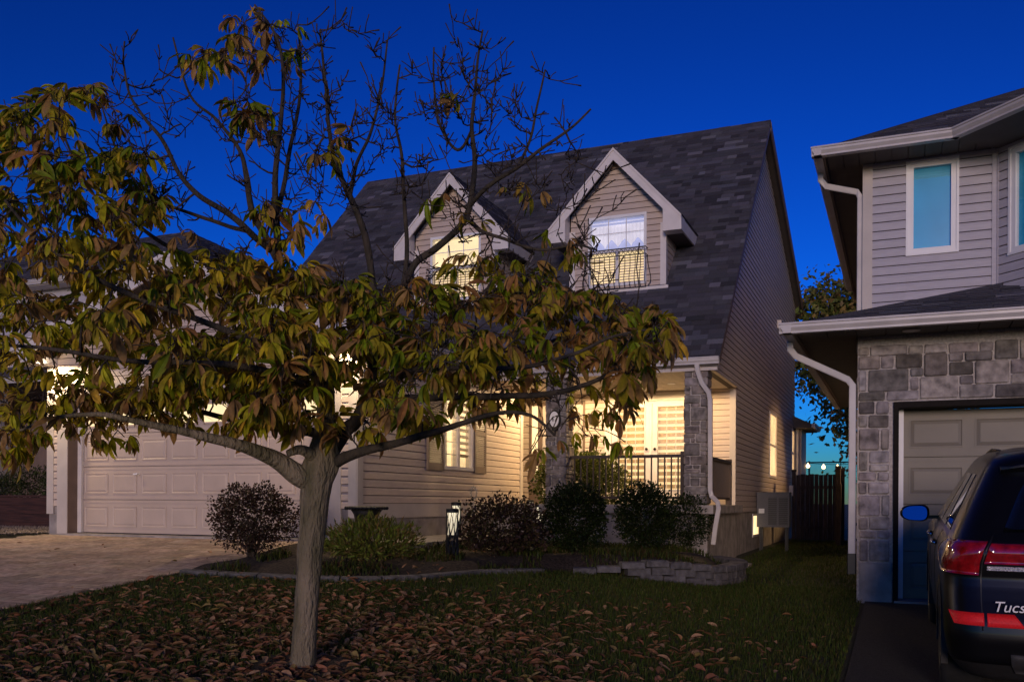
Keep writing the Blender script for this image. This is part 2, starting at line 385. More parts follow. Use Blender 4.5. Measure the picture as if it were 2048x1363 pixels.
# ------------------------------------------------------------------ shared builders for houses
def gutter(name, a, b, mat_, parent, out):          # K-style gutter from a to b, out = outward direction; z at the top edge
    a = np.array(a, float); b = np.array(b, float); o = np.array(out, float)
    prof = [(0, 0), (.125, 0), (.125, -.018), (.112, -.022), (.115, -.05), (.09, -.085), (.085, -.11), (0, -.11), (0, -.10), (.078, -.10), (.105, -.03), (.105, -.008), (0, -.008)]
    prof = [(0, 0), (.125, 0), (.127, -.02), (.113, -.026), (.113, -.052), (.088, -.09), (.088, -.112), (0, -.112)]
    mb = MB(); mb.prism([a + o * d + np.array([0, 0, z]) for d, z in prof], [b + o * d + np.array([0, 0, z]) for d, z in prof])
    return obj(name, mb, mat_, parent)
def downspout(pts, mat_, parent, w=.075, t=.055, name='downspout'):
    # rectangular pipe swept along pts
    mb = MB(); pts = [np.array(p, float) for p in pts]; rings = []
    for i, p in enumerate(pts):
        d = pts[min(i + 1, len(pts) - 1)] - pts[max(i - 1, 0)]; d /= np.linalg.norm(d)
        a = np.array([1.0, 0, 0]); a = a - d * (a @ d); a /= np.linalg.norm(a); b = np.cross(d, a)
        c = .22
        rings.append([p + a * w / 2 * sx + b * t / 2 * sy for sx, sy in ((-1, -1 + c), (-1 + c, -1), (1 - c, -1), (1, -1 + c), (1, 1 - c), (1 - c, 1), (-1 + c, 1), (-1, 1 - c))])
    for i in range(len(rings) - 1): mb.prism(rings[i], rings[i + 1])
    return obj(name, mb, mat_, parent)
def shingle_field(parent, O, U, V, poly, N, nparts=0, exposure=.143, tones=(.55, 1.35), blue=1.0, thick=.007, name='shingle_courses', skip=None):
    """tabs on a roof plane: O origin at eave, U along eave, V up the slope, poly in (u, v) convex"""
    O = np.array(O, float); U = np.array(U, float); V = np.array(V, float); N = np.array(N, float)
    tabs = []
    v0 = min(p[1] for p in poly); v1 = max(p[1] for p in poly); v = v0
    while v < v1 - .01:
        st = clip(poly, 1, v, False); st = clip(st, 1, min(v + exposure, v1), True) if st else None
        if st:
            a = min(p[0] for p in st) + rng.uniform(-.3, 0); b = max(p[0] for p in st)
            while a < b:
                w = rng.choice((.14, .2, .26, .33, .4)); q = clip(st, 0, a, False); q = clip(q, 0, min(a + w - .003, b), True) if q else None
                if q:
                    h = rng.choice((0, .005)); k = rng.choice((.5, .65, .8, .85, .95, 1.05, 1.2, 1.75), p=(.1, .15, .2, .15, .15, .12, .09, .04)); r_ = rng.uniform(.96, 1.06)
                    if not (skip and skip(sum(p[0] for p in q) / len(q), v)):
                        tabs.append((q, v, h, (k * r_, k, k * rng.uniform(1., 1.1), 1)))
                a += w
        v += exposure
    def put(mb, q, v, h, tone):
        mb.tone = tone
        mb.prism([O + U * a + V * c - N * .004 for a, c in q], [O + U * a + V * c + N * (thick + h - (c - v) / exposure * thick) for a, c in q])
    ds = [np.linalg.norm(O + U * t[0][0][0] + V * t[1] - C0) for t in tabs]
    keep = set(sorted(range(len(tabs)), key=lambda i: ds[i])[:nparts]); rest = MB()
    for i, t in enumerate(tabs):
        if i in keep: mb = MB(); put(mb, *t); obj('shingle', mb, M['shingle'], parent)
        else: put(rest, *t)
    if rest.v: tag(obj(name, rest, M['shingle'], parent), kind='stuff')
def stone_piece(fr, s0, s1, z0, z1, parent, tone=None, d=.0):
    mb = MB(); k = tone or rng.choice((.6, .95, 1.1, 1.2, 1.35), p=(.12, .2, .26, .25, .17)); mb.tone = (k * rng.uniform(.97, 1.05), k, k * rng.uniform(.95, 1.08), 1)
    g = .004; s0 += g; s1 -= g; z0 += g; z1 -= g; j = lambda: rng.uniform(-.006, .006); c = min(.012, (s1 - s0) * .15, (z1 - z0) * .15); pr = rng.uniform(.022, .034) + d
    def ring(i, dd, cc):
        return [fr.pt(*p, dd) for p in ((s0 + i + cc, z0 + i), (s1 - i - cc, z0 + i), (s1 - i, z0 + i + cc), (s1 - i, z1 - i - cc), (s1 - i - cc, z1 - i), (s0 + i + cc, z1 - i), (s0 + i, z1 - i - cc), (s0 + i, z0 + i + cc))]
    r0 = ring(0, d - .02, c); r1 = [tuple(np.array(p) + np.array([j(), 0, j()]) * .6) for p in ring(0, pr * .55 + d * .45, c)]; r2 = ring(.011, pr + j() * .5, c * .8)
    vs = r0 + r1 + r2; n = 8; fs = []
    for L in (0, 8): fs += [(L + i, L + (i + 1) % n, L + n + (i + 1) % n, L + n + i) for i in range(n)]
    fs.append(tuple(range(16, 24))); mb.add(vs, fs); return obj('stone', mb, M['stone'], parent)
def window_unit(fr, s0, s1, z0, z1, parent, fw=.06, proud=.03, frame_mat=None, depth=.1):
    """frame + one glass sheet set back from the frame face; returns the frame object"""
    mb = MB(); f = fw
    mb.fbox(fr, s0, s1, z1 - f, z1, -depth, proud); mb.fbox(fr, s0, s1, z0, z0 + f, -depth, proud + .004)
    mb.fbox(fr, s0, s0 + f, z0 + f, z1 - f, -depth, proud - .002); mb.fbox(fr, s1 - f, s1, z0 + f, z1 - f, -depth, proud - .002)
    w = obj('window', mb, frame_mat or M['white'], parent)
    return w
def pane(fr, s0, s1, z0, z1, d, parent, m='glass'):
    mb = MB(); mb.fbox(fr, s0, s1, z0, z1, d - .003, d + .003); return obj('pane', mb, M[m], parent)
def panel_plane(name, fr, s0, s1, z0, z1, d, m, parent, t=.006):
    mb = MB(); mb.fbox(fr, s0, s1, z0, z1, d - t, d); return obj(name, mb, m, parent)
def pot_light(p, power, parent_name_label, r=.055, color=(1, .74, .42), spot=176, blend=.12):
    lab, cat_, grp = parent_name_label
    t = thing('pot_light', lab, cat_, p, grp)
    mb = MB(); mb.lathe(p, [(r + .018, -.006), (r + .018, .002), (r, .002), (r, -.004)], 20); obj('trim_ring', mb, M['white'], t)
    mb = MB(); mb.lathe((p[0], p[1], p[2] - .003), [(r * .98, 0), (r * .98, .002), (0.001, .003)], 20); obj('lens', mb, M['bulb'], t)
    l = bpy.data.lights.new('pot_lamp', 'SPOT'); l.energy = power; l.color = color; l.shadow_soft_size = r; l.spot_size = R(spot); l.spot_blend = blend
    lo = link('pot_lamp', l, (p[0], p[1], p[2] - .02), t)
    return t
def panel_door(fr, s0, s1, z0, z1, nsec, npan, parent, m, name, top_windows=False, handle_at=None, pan_h=.62):
    mb = MB(); mb.fbox(fr, s0, s1, z0 + .002, z1, -.08, -.045); door = obj(name, mb, m, parent); H = (z1 - z0) / nsec; W = (s1 - s0) / npan
    for k in range(nsec):
        za = z0 + k * H; mb = MB()
        mb.fbox(fr, s0, s1, za + .004, za + H - .004, -.04, 0)
        # stiffening beads at top and bottom of each section
        mb.fbox(fr, s0, s1, za + .018, za + .036, 0, .004); mb.fbox(fr, s0, s1, za + H - .05, za + H - .026, 0, .004)
        sec = obj('door_section', mb, m, door)
        for i in range(npan):
            sa = s0 + i * W + W * .085; sb = s0 + (i + 1) * W - W * .085; zb = za + H * (1 - pan_h) / 2; zt = za + H * (1 + pan_h) / 2
            if top_windows and k == nsec - 1:
                mb = MB(); f = .03
                mb.fbox(fr, sa, sb, zb, zb + f, 0, .014); mb.fbox(fr, sa, sb, zt - f, zt, 0, .014); mb.fbox(fr, sa, sa + f, zb + f, zt - f, 0, .012); mb.fbox(fr, sb - f, sb, zb + f, zt - f, 0, .012)
                obj('window_frame', mb, m, door); panel_plane('lit_pane', fr, sa + f, sb - f, zb + f, zt - f, .005, M['cream'], door, .003)
                continue
            # raised panel: recessed moulding ring then a bevelled field
            mb = MB(); f = .035
            P = fr.pt
            o_ = [(sa, zb), (sb, zb), (sb, zt), (sa, zt)]; i1 = [(sa + .014, zb + .014), (sb - .014, zb + .014), (sb - .014, zt - .014), (sa + .014, zt - .014)]
            i2 = [(sa + .026, zb + .026), (sb - .026, zb + .026), (sb - .026, zt - .026), (sa + .026, zt - .026)]; i3 = [(sa + .055, zb + .055), (sb - .055, zb + .055), (sb - .055, zt - .055), (sa + .055, zt - .055)]
            rr = [[P(a, z, d) for a, z in q] for q, d in ((o_, .0005), (o_, .009), (i1, .009), (i2, .0015), (i3, .010))]
            vs = sum(rr, []); fs = []
            for L in range(4): fs += [(4 * L + a, 4 * L + (a + 1) % 4, 4 * L + 4 + (a + 1) % 4, 4 * L + 4 + a) for a in range(4)]
            fs.append((16, 17, 18, 19)); mb.add(vs, fs); obj('panel', mb, m, door)
    return door

# ------------------------------------------------------------------ number 47: the house
H1 = thing('house', 'beige sided house with steep dark roof, two dormers and a lit porch', 'house', (-7.9, 17.85, 0))
GF = front(10.85); GS = right(-6.95); PW = front(17.85); GW = right(-2.93)
OPEN = (-12.42, -7.39, -.3, 2.17)
# garage front with gable
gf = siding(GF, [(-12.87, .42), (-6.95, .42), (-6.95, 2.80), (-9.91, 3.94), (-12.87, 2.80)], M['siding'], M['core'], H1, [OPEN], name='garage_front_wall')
mb = MB(); mb.box(-12.86, -12.43, 10.86, 11.2, -.3, .42); mb.box(-7.38, -6.96, 10.86, 11.2, -.3, .42); obj('foundation', mb, M['concrete'], H1)
for nm, a, b, za, zb in (('corner_trim', -12.88, -12.73, .30, 2.76), ('corner_trim', -7.07, -6.94, .30, 2.76), ('door_casing', -12.64, -12.415, -.02, 2.17), ('door_casing', -7.395, -7.19, -.02, 2.17), ('door_casing', -12.64, -7.19, 2.17, 2.38)):
    mb = MB(); mb.fbox(GF, a, b, za, zb, -.1, .028 if nm == 'corner_trim' else .034); obj(nm, mb, M['trimbeige'], H1)
mb = MB(); mb.box(-12.448, -12.414, 10.83, 11.06, -.02, 2.168); obj('door_jamb', mb, M['brown'], H1)
mb = MB(); mb.box(-7.396, -7.362, 10.83, 11.06, -.02, 2.168); obj('door_jamb', mb, M['brown'], H1)
mb = MB(); mb.box(-12.41, -7.40, 10.84, 11.05, 2.14, 2.168); obj('door_head', mb, M['trimbeige'], H1)
mb = MB(); mb.box(-12.414, -12.33, 11.02, 11.07, 0, 2.139); obj('brickmould', mb, M['trim'], H1)
mb = MB(); mb.box(-7.47, -7.397, 11.02, 11.07, 0, 2.139); obj('brickmould', mb, M['trim'], H1)
GD = front(11.075)
gd = panel_door(GD, -12.36, -7.48, .0, 2.133, 4, 8, H1, M['gdoor'], 'garage_door', True)
mb = MB(); k = -12.36 + 2 * .61; mb.fbox(GD, k - .012, k + .012, .93, .96, 0, .05); mb.fbox(GD, k - .075, k + .012, .935, .955, .04, .058); obj('handle', mb, M['white'], gd)
# garage side wall with shuttered window
W1 = (13.42, 14.56, 1.07, 2.42)
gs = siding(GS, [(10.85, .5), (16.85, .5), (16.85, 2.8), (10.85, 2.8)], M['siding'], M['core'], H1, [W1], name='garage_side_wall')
for nm, a, b in (('corner_trim', 10.83, 10.97), ('corner_trim', 16.72, 16.86)):
    mb = MB(); mb.fbox(GS, a, b, .30, 2.76, -.02, .03); obj(nm, mb, M['trimbeige'], H1)
mb = MB(); mb.fbox(GS, 10.97, 16.72, .29, .5, -.1, .024); obj('skirt_board', mb, M['trimbeige'], H1)
mb = MB(); mb.fbox(GS, 10.88, 16.84, -.35, .29, -.15, -.004); obj('foundation', mb, M['concrete'], H1)
mb = MB(); mb.box(-7.9, -6.96, 16.82, 16.95, .3, 2.8); obj('return_wall', mb, M['siding'], H1)
def shutter(fr, a, b, z0, z1, parent):
    mb = MB(); f = .05
    mb.fbox(fr, a, a + f, z0, z1, .018, .052); mb.fbox(fr, b - f, b, z0, z1, .018, .052)
    mb.fbox(fr, a + f, b - f, z0, z0 + .12, .018, .05); mb.fbox(fr, a + f, b - f, z1 - .08, z1, .018, .05); mb.fbox(fr, a + f, b - f, (z0 + z1) / 2 - .04, (z0 + z1) / 2 + .04, .018, .05)
    sh = obj('shutter', mb, M['brownsh'], parent)
    z = z0 + .125
    while z < z1 - .1:
        if abs(z - (z0 + z1) / 2 + .015) > .05:
            mb = MB(); P = fr.pt; mb.hexa([P(a + f, z, .046), P(b - f, z, .046), P(b - f, z, .024), P(a + f, z, .024), P(a + f, z + .026, .036), P(b - f, z + .026, .036), P(b - f, z + .026, .02), P(a + f, z + .026, .02)]); obj('louvre', mb, M['brownsh'], parent)
        z += .034
M['brownsh'] = mat('taupe shutter', (.2, .15, .12), rough=.5, var=.06)
w = window_unit(GS, *W1, H1, fw=.055, proud=.035, frame_mat=M['trim'])
mb = MB(); mb.fbox(GS, 13.96, 14.03, 1.12, 2.37, -.08, .026); obj('mullion', mb, M['trim'], w)
pane(GS, 13.475, 13.96, 1.125, 2.365, .0, w); pane(GS, 14.03, 14.505, 1.125, 2.365, .0, w)
panel_plane('lit_room', GS, 13.44, 14.54, 1.09, 2.40, -.115, M['warm'], w)
z = 1.3
while z < 2.35:                                              # banded blind in the right hand sash, sheer bars in the left
    panel_plane('blind_band', GS, 14.035, 14.50, z, z + .055, -.05, M['blind'], w); z += .11
for zz in (1.32, 1.53, 1.74, 1.95, 2.16): panel_plane('muntin', GS, 13.475, 13.96, zz, zz + .014, -.012, M['trim'], w)
for ss in (13.60, 13.80): panel_plane('muntin', GS, ss, ss + .014, 1.125, 2.365, -.013, M['trim'], w)
panel_plane('curtain', GS, 13.48, 13.72, 1.14, 2.36, -.085, M['blind'], w)
shutter(GS, 12.84, 13.40, 1.04, 2.45, w); shutter(GS, 14.58, 15.06, 1.04, 2.45, w)
# garage roof
GR = link('garage_roof', None, (-9.91, 10.35, 2.9), H1)
sp = .385; n_ = math.hypot(1, sp)
mb = MB()
for sg in (-1, 1):
    xe = -9.91 + sg * 3.26
    mb.prism([(-9.91, 10.35, 4.155), (xe, 10.35, 2.9), (xe, 10.35, 2.82), (-9.91, 10.35, 4.075)], [(-9.91, 16.3, 4.155), (xe, 15.2, 2.9), (xe, 15.2, 2.82), (-9.91, 16.3, 4.075)])
WL.pop('garage_roof'); bpy.data.objects.remove(GR)
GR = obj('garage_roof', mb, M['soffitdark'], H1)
for sg in (-1, 1):
    xe = -9.91 + sg * 3.27
    shingle_field(GR, (xe, 10.33, 2.903), (0, 1, 0), (-sg / n_, 0, sp / n_), [(0, 0), (5.0, 0), (6.0, 3.27 * n_), (0, 3.27 * n_)], (sg * sp / n_, 0, 1 / n_))
    mb = MB()                                               # white rake board with a smaller strip on top
    for y0, y1, a, b in ((10.325, 10.355, -.03, -.25), (10.30, 10.34, .0, -.06)):
        mb.prism([(-9.91, y0, 4.16 + a), (xe, y0, 2.9 + a), (xe, y0, 2.9 + b), (-9.91, y0, 4.16 + b)], [(-9.91, y1, 4.16 + a), (xe, y1, 2.9 + a), (xe, y1, 2.9 + b), (-9.91, y1, 4.16 + b)])
    obj('rake_board', mb, M['trim'], GR)
    x0, x1 = sorted((xe, -9.91 + sg * 2.75))
    mb = MB(); mb.box(x0, x1, 10.36, 10.86, 2.70, 2.82); obj('cornice_return', mb, M['trim'], GR)
    x0, x1 = sorted((xe - sg * .01, -9.91 + sg * 2.955)); mb = MB(); mb.box(x0, x1, 10.865, 15.1, 2.70, 2.82); obj('eave_soffit', mb, M['trimbeige'], GR)
gutter('gutter', (-6.645, 10.36, 2.90), (-6.645, 15.0, 2.90), M['gutter'], GR, (1, 0, 0))

# main front wall under the porch with entry door and french doors
GWZ = 2.74
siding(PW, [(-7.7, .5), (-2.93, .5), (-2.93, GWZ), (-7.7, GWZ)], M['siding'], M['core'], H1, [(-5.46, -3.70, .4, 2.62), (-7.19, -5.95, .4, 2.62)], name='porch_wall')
mb = MB(); mb.fbox(PW, -3.03, -2.915, .5, GWZ, -.02, .03); obj('corner_trim', mb, M['trimbeige'], H1)
mb = MB()
for a, b, za, zb in ((-5.46, -5.40, .5, 2.62), (-3.76, -3.70, .5, 2.62), (-5.40, -3.76, 2.56, 2.62)): mb.fbox(PW, a, b, za, zb, -.1, .02)
mb.fbox(PW, -5.53, -3.63, 2.62, 2.72, -.02, .035); mb.fbox(PW, -5.53, -5.46, .5, 2.62, -.02, .03); mb.fbox(PW, -3.70, -3.63, .5, 2.62, -.02, .03)
fd = obj('french_door', mb, M['trim'], H1)
for a, b in ((-5.395, -4.585), (-4.575, -3.765)):
    mb = MB(); ga, gb, gz0, gz1 = a + .13, b - .13, .80, 2.44
    mb.fbox(PW, a, b, gz1, 2.555, -.05, 0); mb.fbox(PW, a, b, .51, gz0, -.05, 0); mb.fbox(PW, a, ga, gz0, gz1, -.05, 0); mb.fbox(PW, gb, b, gz0, gz1, -.05, 0)
    for f, e in ((ga - .02, ga), (gb, gb + .02)): mb.fbox(PW, f, e, gz0 - .02, gz1 + .02, 0, .012)
    for f, e in ((gz0 - .02, gz0), (gz1, gz1 + .02)): mb.fbox(PW, ga, gb, f, e, 0, .012)
    obj('door_leaf', mb, M['trim'], fd)
    pane(PW, ga, gb, gz0, gz1, -.015, fd); panel_plane('lit_room', PW, ga - .03, gb + .03, gz0 - .03, gz1 + .03, -.11, M['cream'], fd)
    z = gz0 + .02
    while z < gz1 - .05: panel_plane('blind_band', PW, ga, gb, z, z + .075, -.06, M['blind'], fd); z += .128
    for i in (1, 2): panel_plane('muntin', PW, ga + (gb - ga) * i / 3 - .006, ga + (gb - ga) * i / 3 + .006, gz0, gz1, -.006, M['trim'], fd)
for s_ in (-4.665, -4.495):
    mb = MB(); mb.lathe(PW.pt(s_, 1.60, .03), [(.001, -.03), (.022, -.02), (.03, 0), (.022, .02), (.001, .03)], 12); obj('knob', mb, M['iron'], fd, smooth=True)
mb = MB(); mb.fbox(PW, -4.60, -4.56, .51, 2.555, 0, .015); obj('astragal', mb, M['trim'], fd)
# entry: sidelight and door
mb = MB()
for a, b, za, zb in ((-7.19, -7.14, .5, 2.62), (-6.99, -6.90, .5, 2.62), (-6.00, -5.95, .5, 2.62), (-7.14, -6.00, 2.55, 2.62), (-7.14, -6.99, .5, 1.12)): mb.fbox(PW, a, b, za, zb, -.1, .02)
ed = obj('entry_door_frame', mb, M['brown'], H1)
panel_plane('sidelight', PW, -7.14, -6.99, 1.12, 2.55, -.03, M['cream'], ed)
mb = MB(); mb.fbox(PW, -6.895, -6.005, .51, 2.545, -.05, -.01)
for a, b, za, zb in ((-6.80, -6.50, .62, 1.3), (-6.40, -6.10, .62, 1.3), (-6.80, -6.50, 1.42, 2.4), (-6.40, -6.10, 1.42, 2.4)): mb.fbox(PW, a, b, za, zb, -.01, .004)
obj('entry_door', mb, M['trimbeige'], ed)
# porch floor, steps, foundation, ceiling
mb = MB(); mb.box(-5.8, -2.78, 14.86, 17.85, .36, .5); mb.box(-7.7, -5.8, 16.0, 17.85, .36, .5); obj('porch_floor', mb, M['concrete'], H1)
mb = MB(); mb.box(-5.74, -2.9, 15.0, 17.9, -.8, .36); mb.box(-7.7, -5.74, 16.1, 17.9, -.5, .36); obj('porch_base', mb, M['concrete'], H1)
for k in range(3): mb = MB(); mb.box(-6.93, -5.81, 15.1 + k * .3, 16.0, -.1 + k * .15, .05 + k * .15); obj('step', mb, M['concrete'], H1)
mb = MB(); mb.box(-6.95, -2.93, 15.03, 17.85, 2.765, 2.80); pc = obj('porch_ceiling', mb, M['core'], H1)
x = -6.94
while x < -2.95: mb = MB(); mb.box(x + .003, x + .117, 15.04, 17.83, 2.742, 2.764); obj('ceiling_board', mb, M['soffit'], pc); x += .12
mb = MB(); mb.box(-7.0, -2.75, 14.99, 15.03, 2.70, 2.83); obj('porch_fascia', mb, M['trimbeige'], H1)
gutter('gutter', (-6.6, 14.985, 2.905), (-2.71, 14.985, 2.905), M['gutter'], H1, (0, -1, 0))
# stone columns: course pattern read once, used for every face
PAT = [(0, 322, 47, 352), (0, 356, 47, 388), (57, 318, 180, 385), (0, 395, 122, 460), (132, 392, 180, 418), (0, 465, 44, 530), (52, 465, 122, 492), (132, 425, 180, 492), (0, 535, 44, 645), (52, 500, 178, 605), (52, 612, 122, 642), (132, 612, 178, 680), (0, 652, 122, 712), (132, 685, 178, 712), (0, 720, 84, 748), (0, 755, 44, 788), (54, 755, 84, 788), (94, 718, 178, 788), (0, 795, 124, 897), (132, 795, 178, 824), (132, 829, 178, 859), (132, 865, 178, 897), (0, 905, 44, 970), (52, 903, 178, 970), (0, 978, 64, 1005), (74, 978, 124, 1005), (132, 977, 178, 1042), (0, 1012, 124, 1042), (52, 1050, 178, 1078), (0, 1050, 44, 1150), (52, 1086, 124, 1150), (132, 1086, 178, 1150), (0, 1158, 178, 1222), (0, 1230, 90, 1300), (98, 1230, 178, 1300), (0, 250, 110, 314), (118, 250, 180, 314), (0, 186, 60, 244), (68, 186, 180, 244)]
Z_of = lambda p: 2.72 - (p - 186) / (1300 - 186) * 2.2
def stone_column(x0, x1, y0, y1, label_part):
    mb = MB(); mb.box(x0 + .02, x1 - .02, y0 + .02, y1 - .02, -.6, 2.74); c = obj('stone_column', mb, M['mortar'], H1)
    for fr, a, b, flip in ((front(y0 + .02), x0, x1, 0), (right(x1 - .02), y0, y1, 1), (leftw(x0 + .02), y0, y1, 1)):
        for p in PAT:
            s0 = a + (b - a) * p[0] / 180; s1 = a + (b - a) * p[2] / 180
            if flip: s0, s1 = a + b - s1, a + b - s0
            stone_piece(fr, s0 - .003, s1 + .003, Z_of(p[3]) - .006, Z_of(p[1]) + .006, c, tone=rng.choice((.65, .78, .86, .95)))
    return c
stone_column(-3.30, -2.93, 15.05, 15.44, ''); stone_column(-5.75, -5.38, 15.05, 15.47, '')
# railing
RF = front(15.28)
mb = MB(); mb.fbox(RF, -5.37, -3.31, 1.30, 1.35, -.045, .045); rail = obj('porch_railing', mb, M['porchwood'], H1)
mb = MB(); mb.fbox(RF, -5.37, -3.31, .60, .64, -.025, .025); obj('bottom_rail', mb, M['porchwood'], rail)
s_ = -5.3
while s_ < -3.42: mb = MB(); mb.fbox(RF, s_, s_ + .022, .64, 1.30, -.011, .011); obj('baluster', mb, M['porchwood'], rail); s_ += .115
mb = MB(); mb.fbox(RF, -3.40, -3.312, .5, 1.40, -.05, .05); obj('post', mb, M['porchwood'], rail)
RS = right(-2.93)
mb = MB(); mb.fbox(RS, 15.46, 17.5, 1.27, 1.32, -.09, 0); rail = obj('porch_railing', mb, M['porchwood'], H1)
mb = MB(); mb.fbox(RS, 15.46, 17.5, .6, .64, -.07, -.02); obj('bottom_rail', mb, M['porchwood'], rail)
s_ = 15.52
while s_ < 17.4: mb = MB(); mb.fbox(RS, s_, s_ + .022, .64, 1.27, -.056, -.034); obj('baluster', mb, M['porchwood'], rail); s_ += .115
mb = MB(); mb.fbox(RS, 17.42, 17.52, .5, 1.36, -.1, 0); obj('post', mb, M['porchwood'], rail)
# gable end wall and the rest of the shell
SW1 = (22.70, 24.05, 1.16, 2.76); SW2 = (27.6, 28.2, 1.3, 2.7)
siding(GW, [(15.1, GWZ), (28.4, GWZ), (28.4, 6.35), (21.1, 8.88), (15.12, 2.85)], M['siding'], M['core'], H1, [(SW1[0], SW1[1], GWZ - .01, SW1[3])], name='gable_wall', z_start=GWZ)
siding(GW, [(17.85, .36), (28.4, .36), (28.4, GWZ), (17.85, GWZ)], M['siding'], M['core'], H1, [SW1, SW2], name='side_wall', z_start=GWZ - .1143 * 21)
mb = MB(); mb.box(-12.9, -2.95, 17.86, 28.35, -.8, .36); obj('foundation', mb, M['concrete'], H1)
mb = MB(); mb.prism([(-13.0, 15.1, 2.7), (-13.0, 28.4, .3), (-13.0, 28.4, 6.35), (-13.0, 21.1, 8.85)], [(-12.9, 15.1, 2.7), (-12.9, 28.4, .3), (-12.9, 28.4, 6.35), (-12.9, 21.1, 8.85)]); mb.box(-13.0, -2.94, 28.3, 28.4, .3, 6.3); obj('far_wall', mb, M['siding'], H1)
for (a, b, z0, z1) in (SW1, SW2):
    w = window_unit(GW, a, b, z0, z1, H1, fw=.06, proud=.035, frame_mat=M['trim']); zm = (z0 + z1) / 2
    mb = MB(); mb.fbox(GW, a + .06, b - .06, zm - .03, zm + .03, -.05, .02); obj('meeting_rail', mb, M['trim'], w)
    pane(GW, a + .06, b - .06, z0 + .06, zm - .03, .018, w, 'dullglass'); pane(GW, a + .06, b - .06, zm + .03, z1 - .06, .022, w, 'dullglass')
    panel_plane('lit_room', GW, a + .03, b - .03, z0 + .03, z1 - .03, .008, M['warm2'], w)
BW = right(-2.95); w = window_unit(BW, 20.25, 21.2, -.2, .31, H1, fw=.05, proud=.02, frame_mat=M['trim'])
panel_plane('lit_pane', BW, 20.3, 21.15, -.15, .26, .004, M['warm'], w)
# vent hood high on the gable
mb = MB(); mb.fbox(GW, 24.1, 24.3, 5.0, 5.2, .02, .12); obj('vent_hood', mb, M['trimbeige'], H1)
mb = MB(); mb.fbox(GW, 27.0, 27.25, .75, 1.05, .0, .12); obj('meter_box', mb, M['trim'], H1)
# rear bay roof
mb = MB(); mb.prism([(-3.2, 28.0, 3.25), (-2.4, 28.0, 2.86), (-2.4, 28.0, 2.74), (-3.2, 28.0, 2.74)], [(-3.2, 30, 3.25), (-2.4, 30, 2.86), (-2.4, 30, 2.74), (-3.2, 30, 2.74)]); obj('rear_bay_roof', mb, M['soffitdark'], H1)
mb = MB(); mb.box(-3.2, -2.72, 28.42, 29.9, .3, 2.74); obj('rear_bay_wall', mb, M['siding'], H1)
gutter('gutter', (-2.4, 28.0, 2.87), (-2.4, 30, 2.87), M['gutter'], H1, (1, 0, 0))
# main roof
SLP = (9.05 - 2.83) / (21.1 - 14.95); nl = math.hypot(1, SLP); XL, XR = -13.2, -2.73
mb = MB()
def slab(y0, z0, y1, z1, t):
    mb.prism([(XL, y0, z0), (XL, y1, z1), (XL, y1, z1 - t), (XL, y0, z0 - t)], [(XR, y0, z0), (XR, y1, z1), (XR, y1, z1 - t), (XR, y0, z0 - t)])
slab(14.95, 2.87, 21.1, 9.05, .11); slab(21.1, 9.05, 29.05, 6.28, .13)
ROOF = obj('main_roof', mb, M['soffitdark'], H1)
L_ = (21.1 - 14.95) * nl
shingle_field(ROOF, (XL - .02, 14.92, 2.855), (1, 0, 0), (0, 1 / nl, SLP / nl), [(0, 0), (XR - XL + .04, 0), (XR - XL + .04, L_ + .04), (0, L_ + .04)], (0, -SLP / nl, 1 / nl), nparts=300)
mb = MB(); mb.prism([(XL - .02, 20.95, 8.93), (XL - .02, 21.1, 9.09), (XL - .02, 21.4, 8.97), (XL - .02, 21.4, 8.94)], [(XR + .02, 20.95, 8.93), (XR + .02, 21.1, 9.09), (XR + .02, 21.4, 8.97), (XR + .02, 21.4, 8.94)]); mb.c = [(.8, .8, .85, 1)] * len(mb.f); obj('ridge_cap', mb, M['shingle'], ROOF)
mb = MB(); mb.prism([(XR, 21.1, 9.06), (XR, 29.05, 6.29), (XR, 29.05, 6.10), (XR, 21.1, 8.86)], [(XR + .03, 21.1, 9.06), (XR + .03, 29.05, 6.29), (XR + .03, 29.05, 6.10), (XR + .03, 21.1, 8.86)]); obj('rake_board', mb, M['brown'], ROOF)
mb = MB(); mb.prism([(XR, 14.96, 2.86), (XR, 21.1, 9.05), (XR, 21.1, 8.90), (XR, 15.06, 2.83)], [(XR + .015, 14.96, 2.86), (XR + .015, 21.1, 9.05), (XR + .015, 21.1, 8.90), (XR + .015, 15.06, 2.83)]); obj('rake_edge', mb, M['brown'], ROOF)

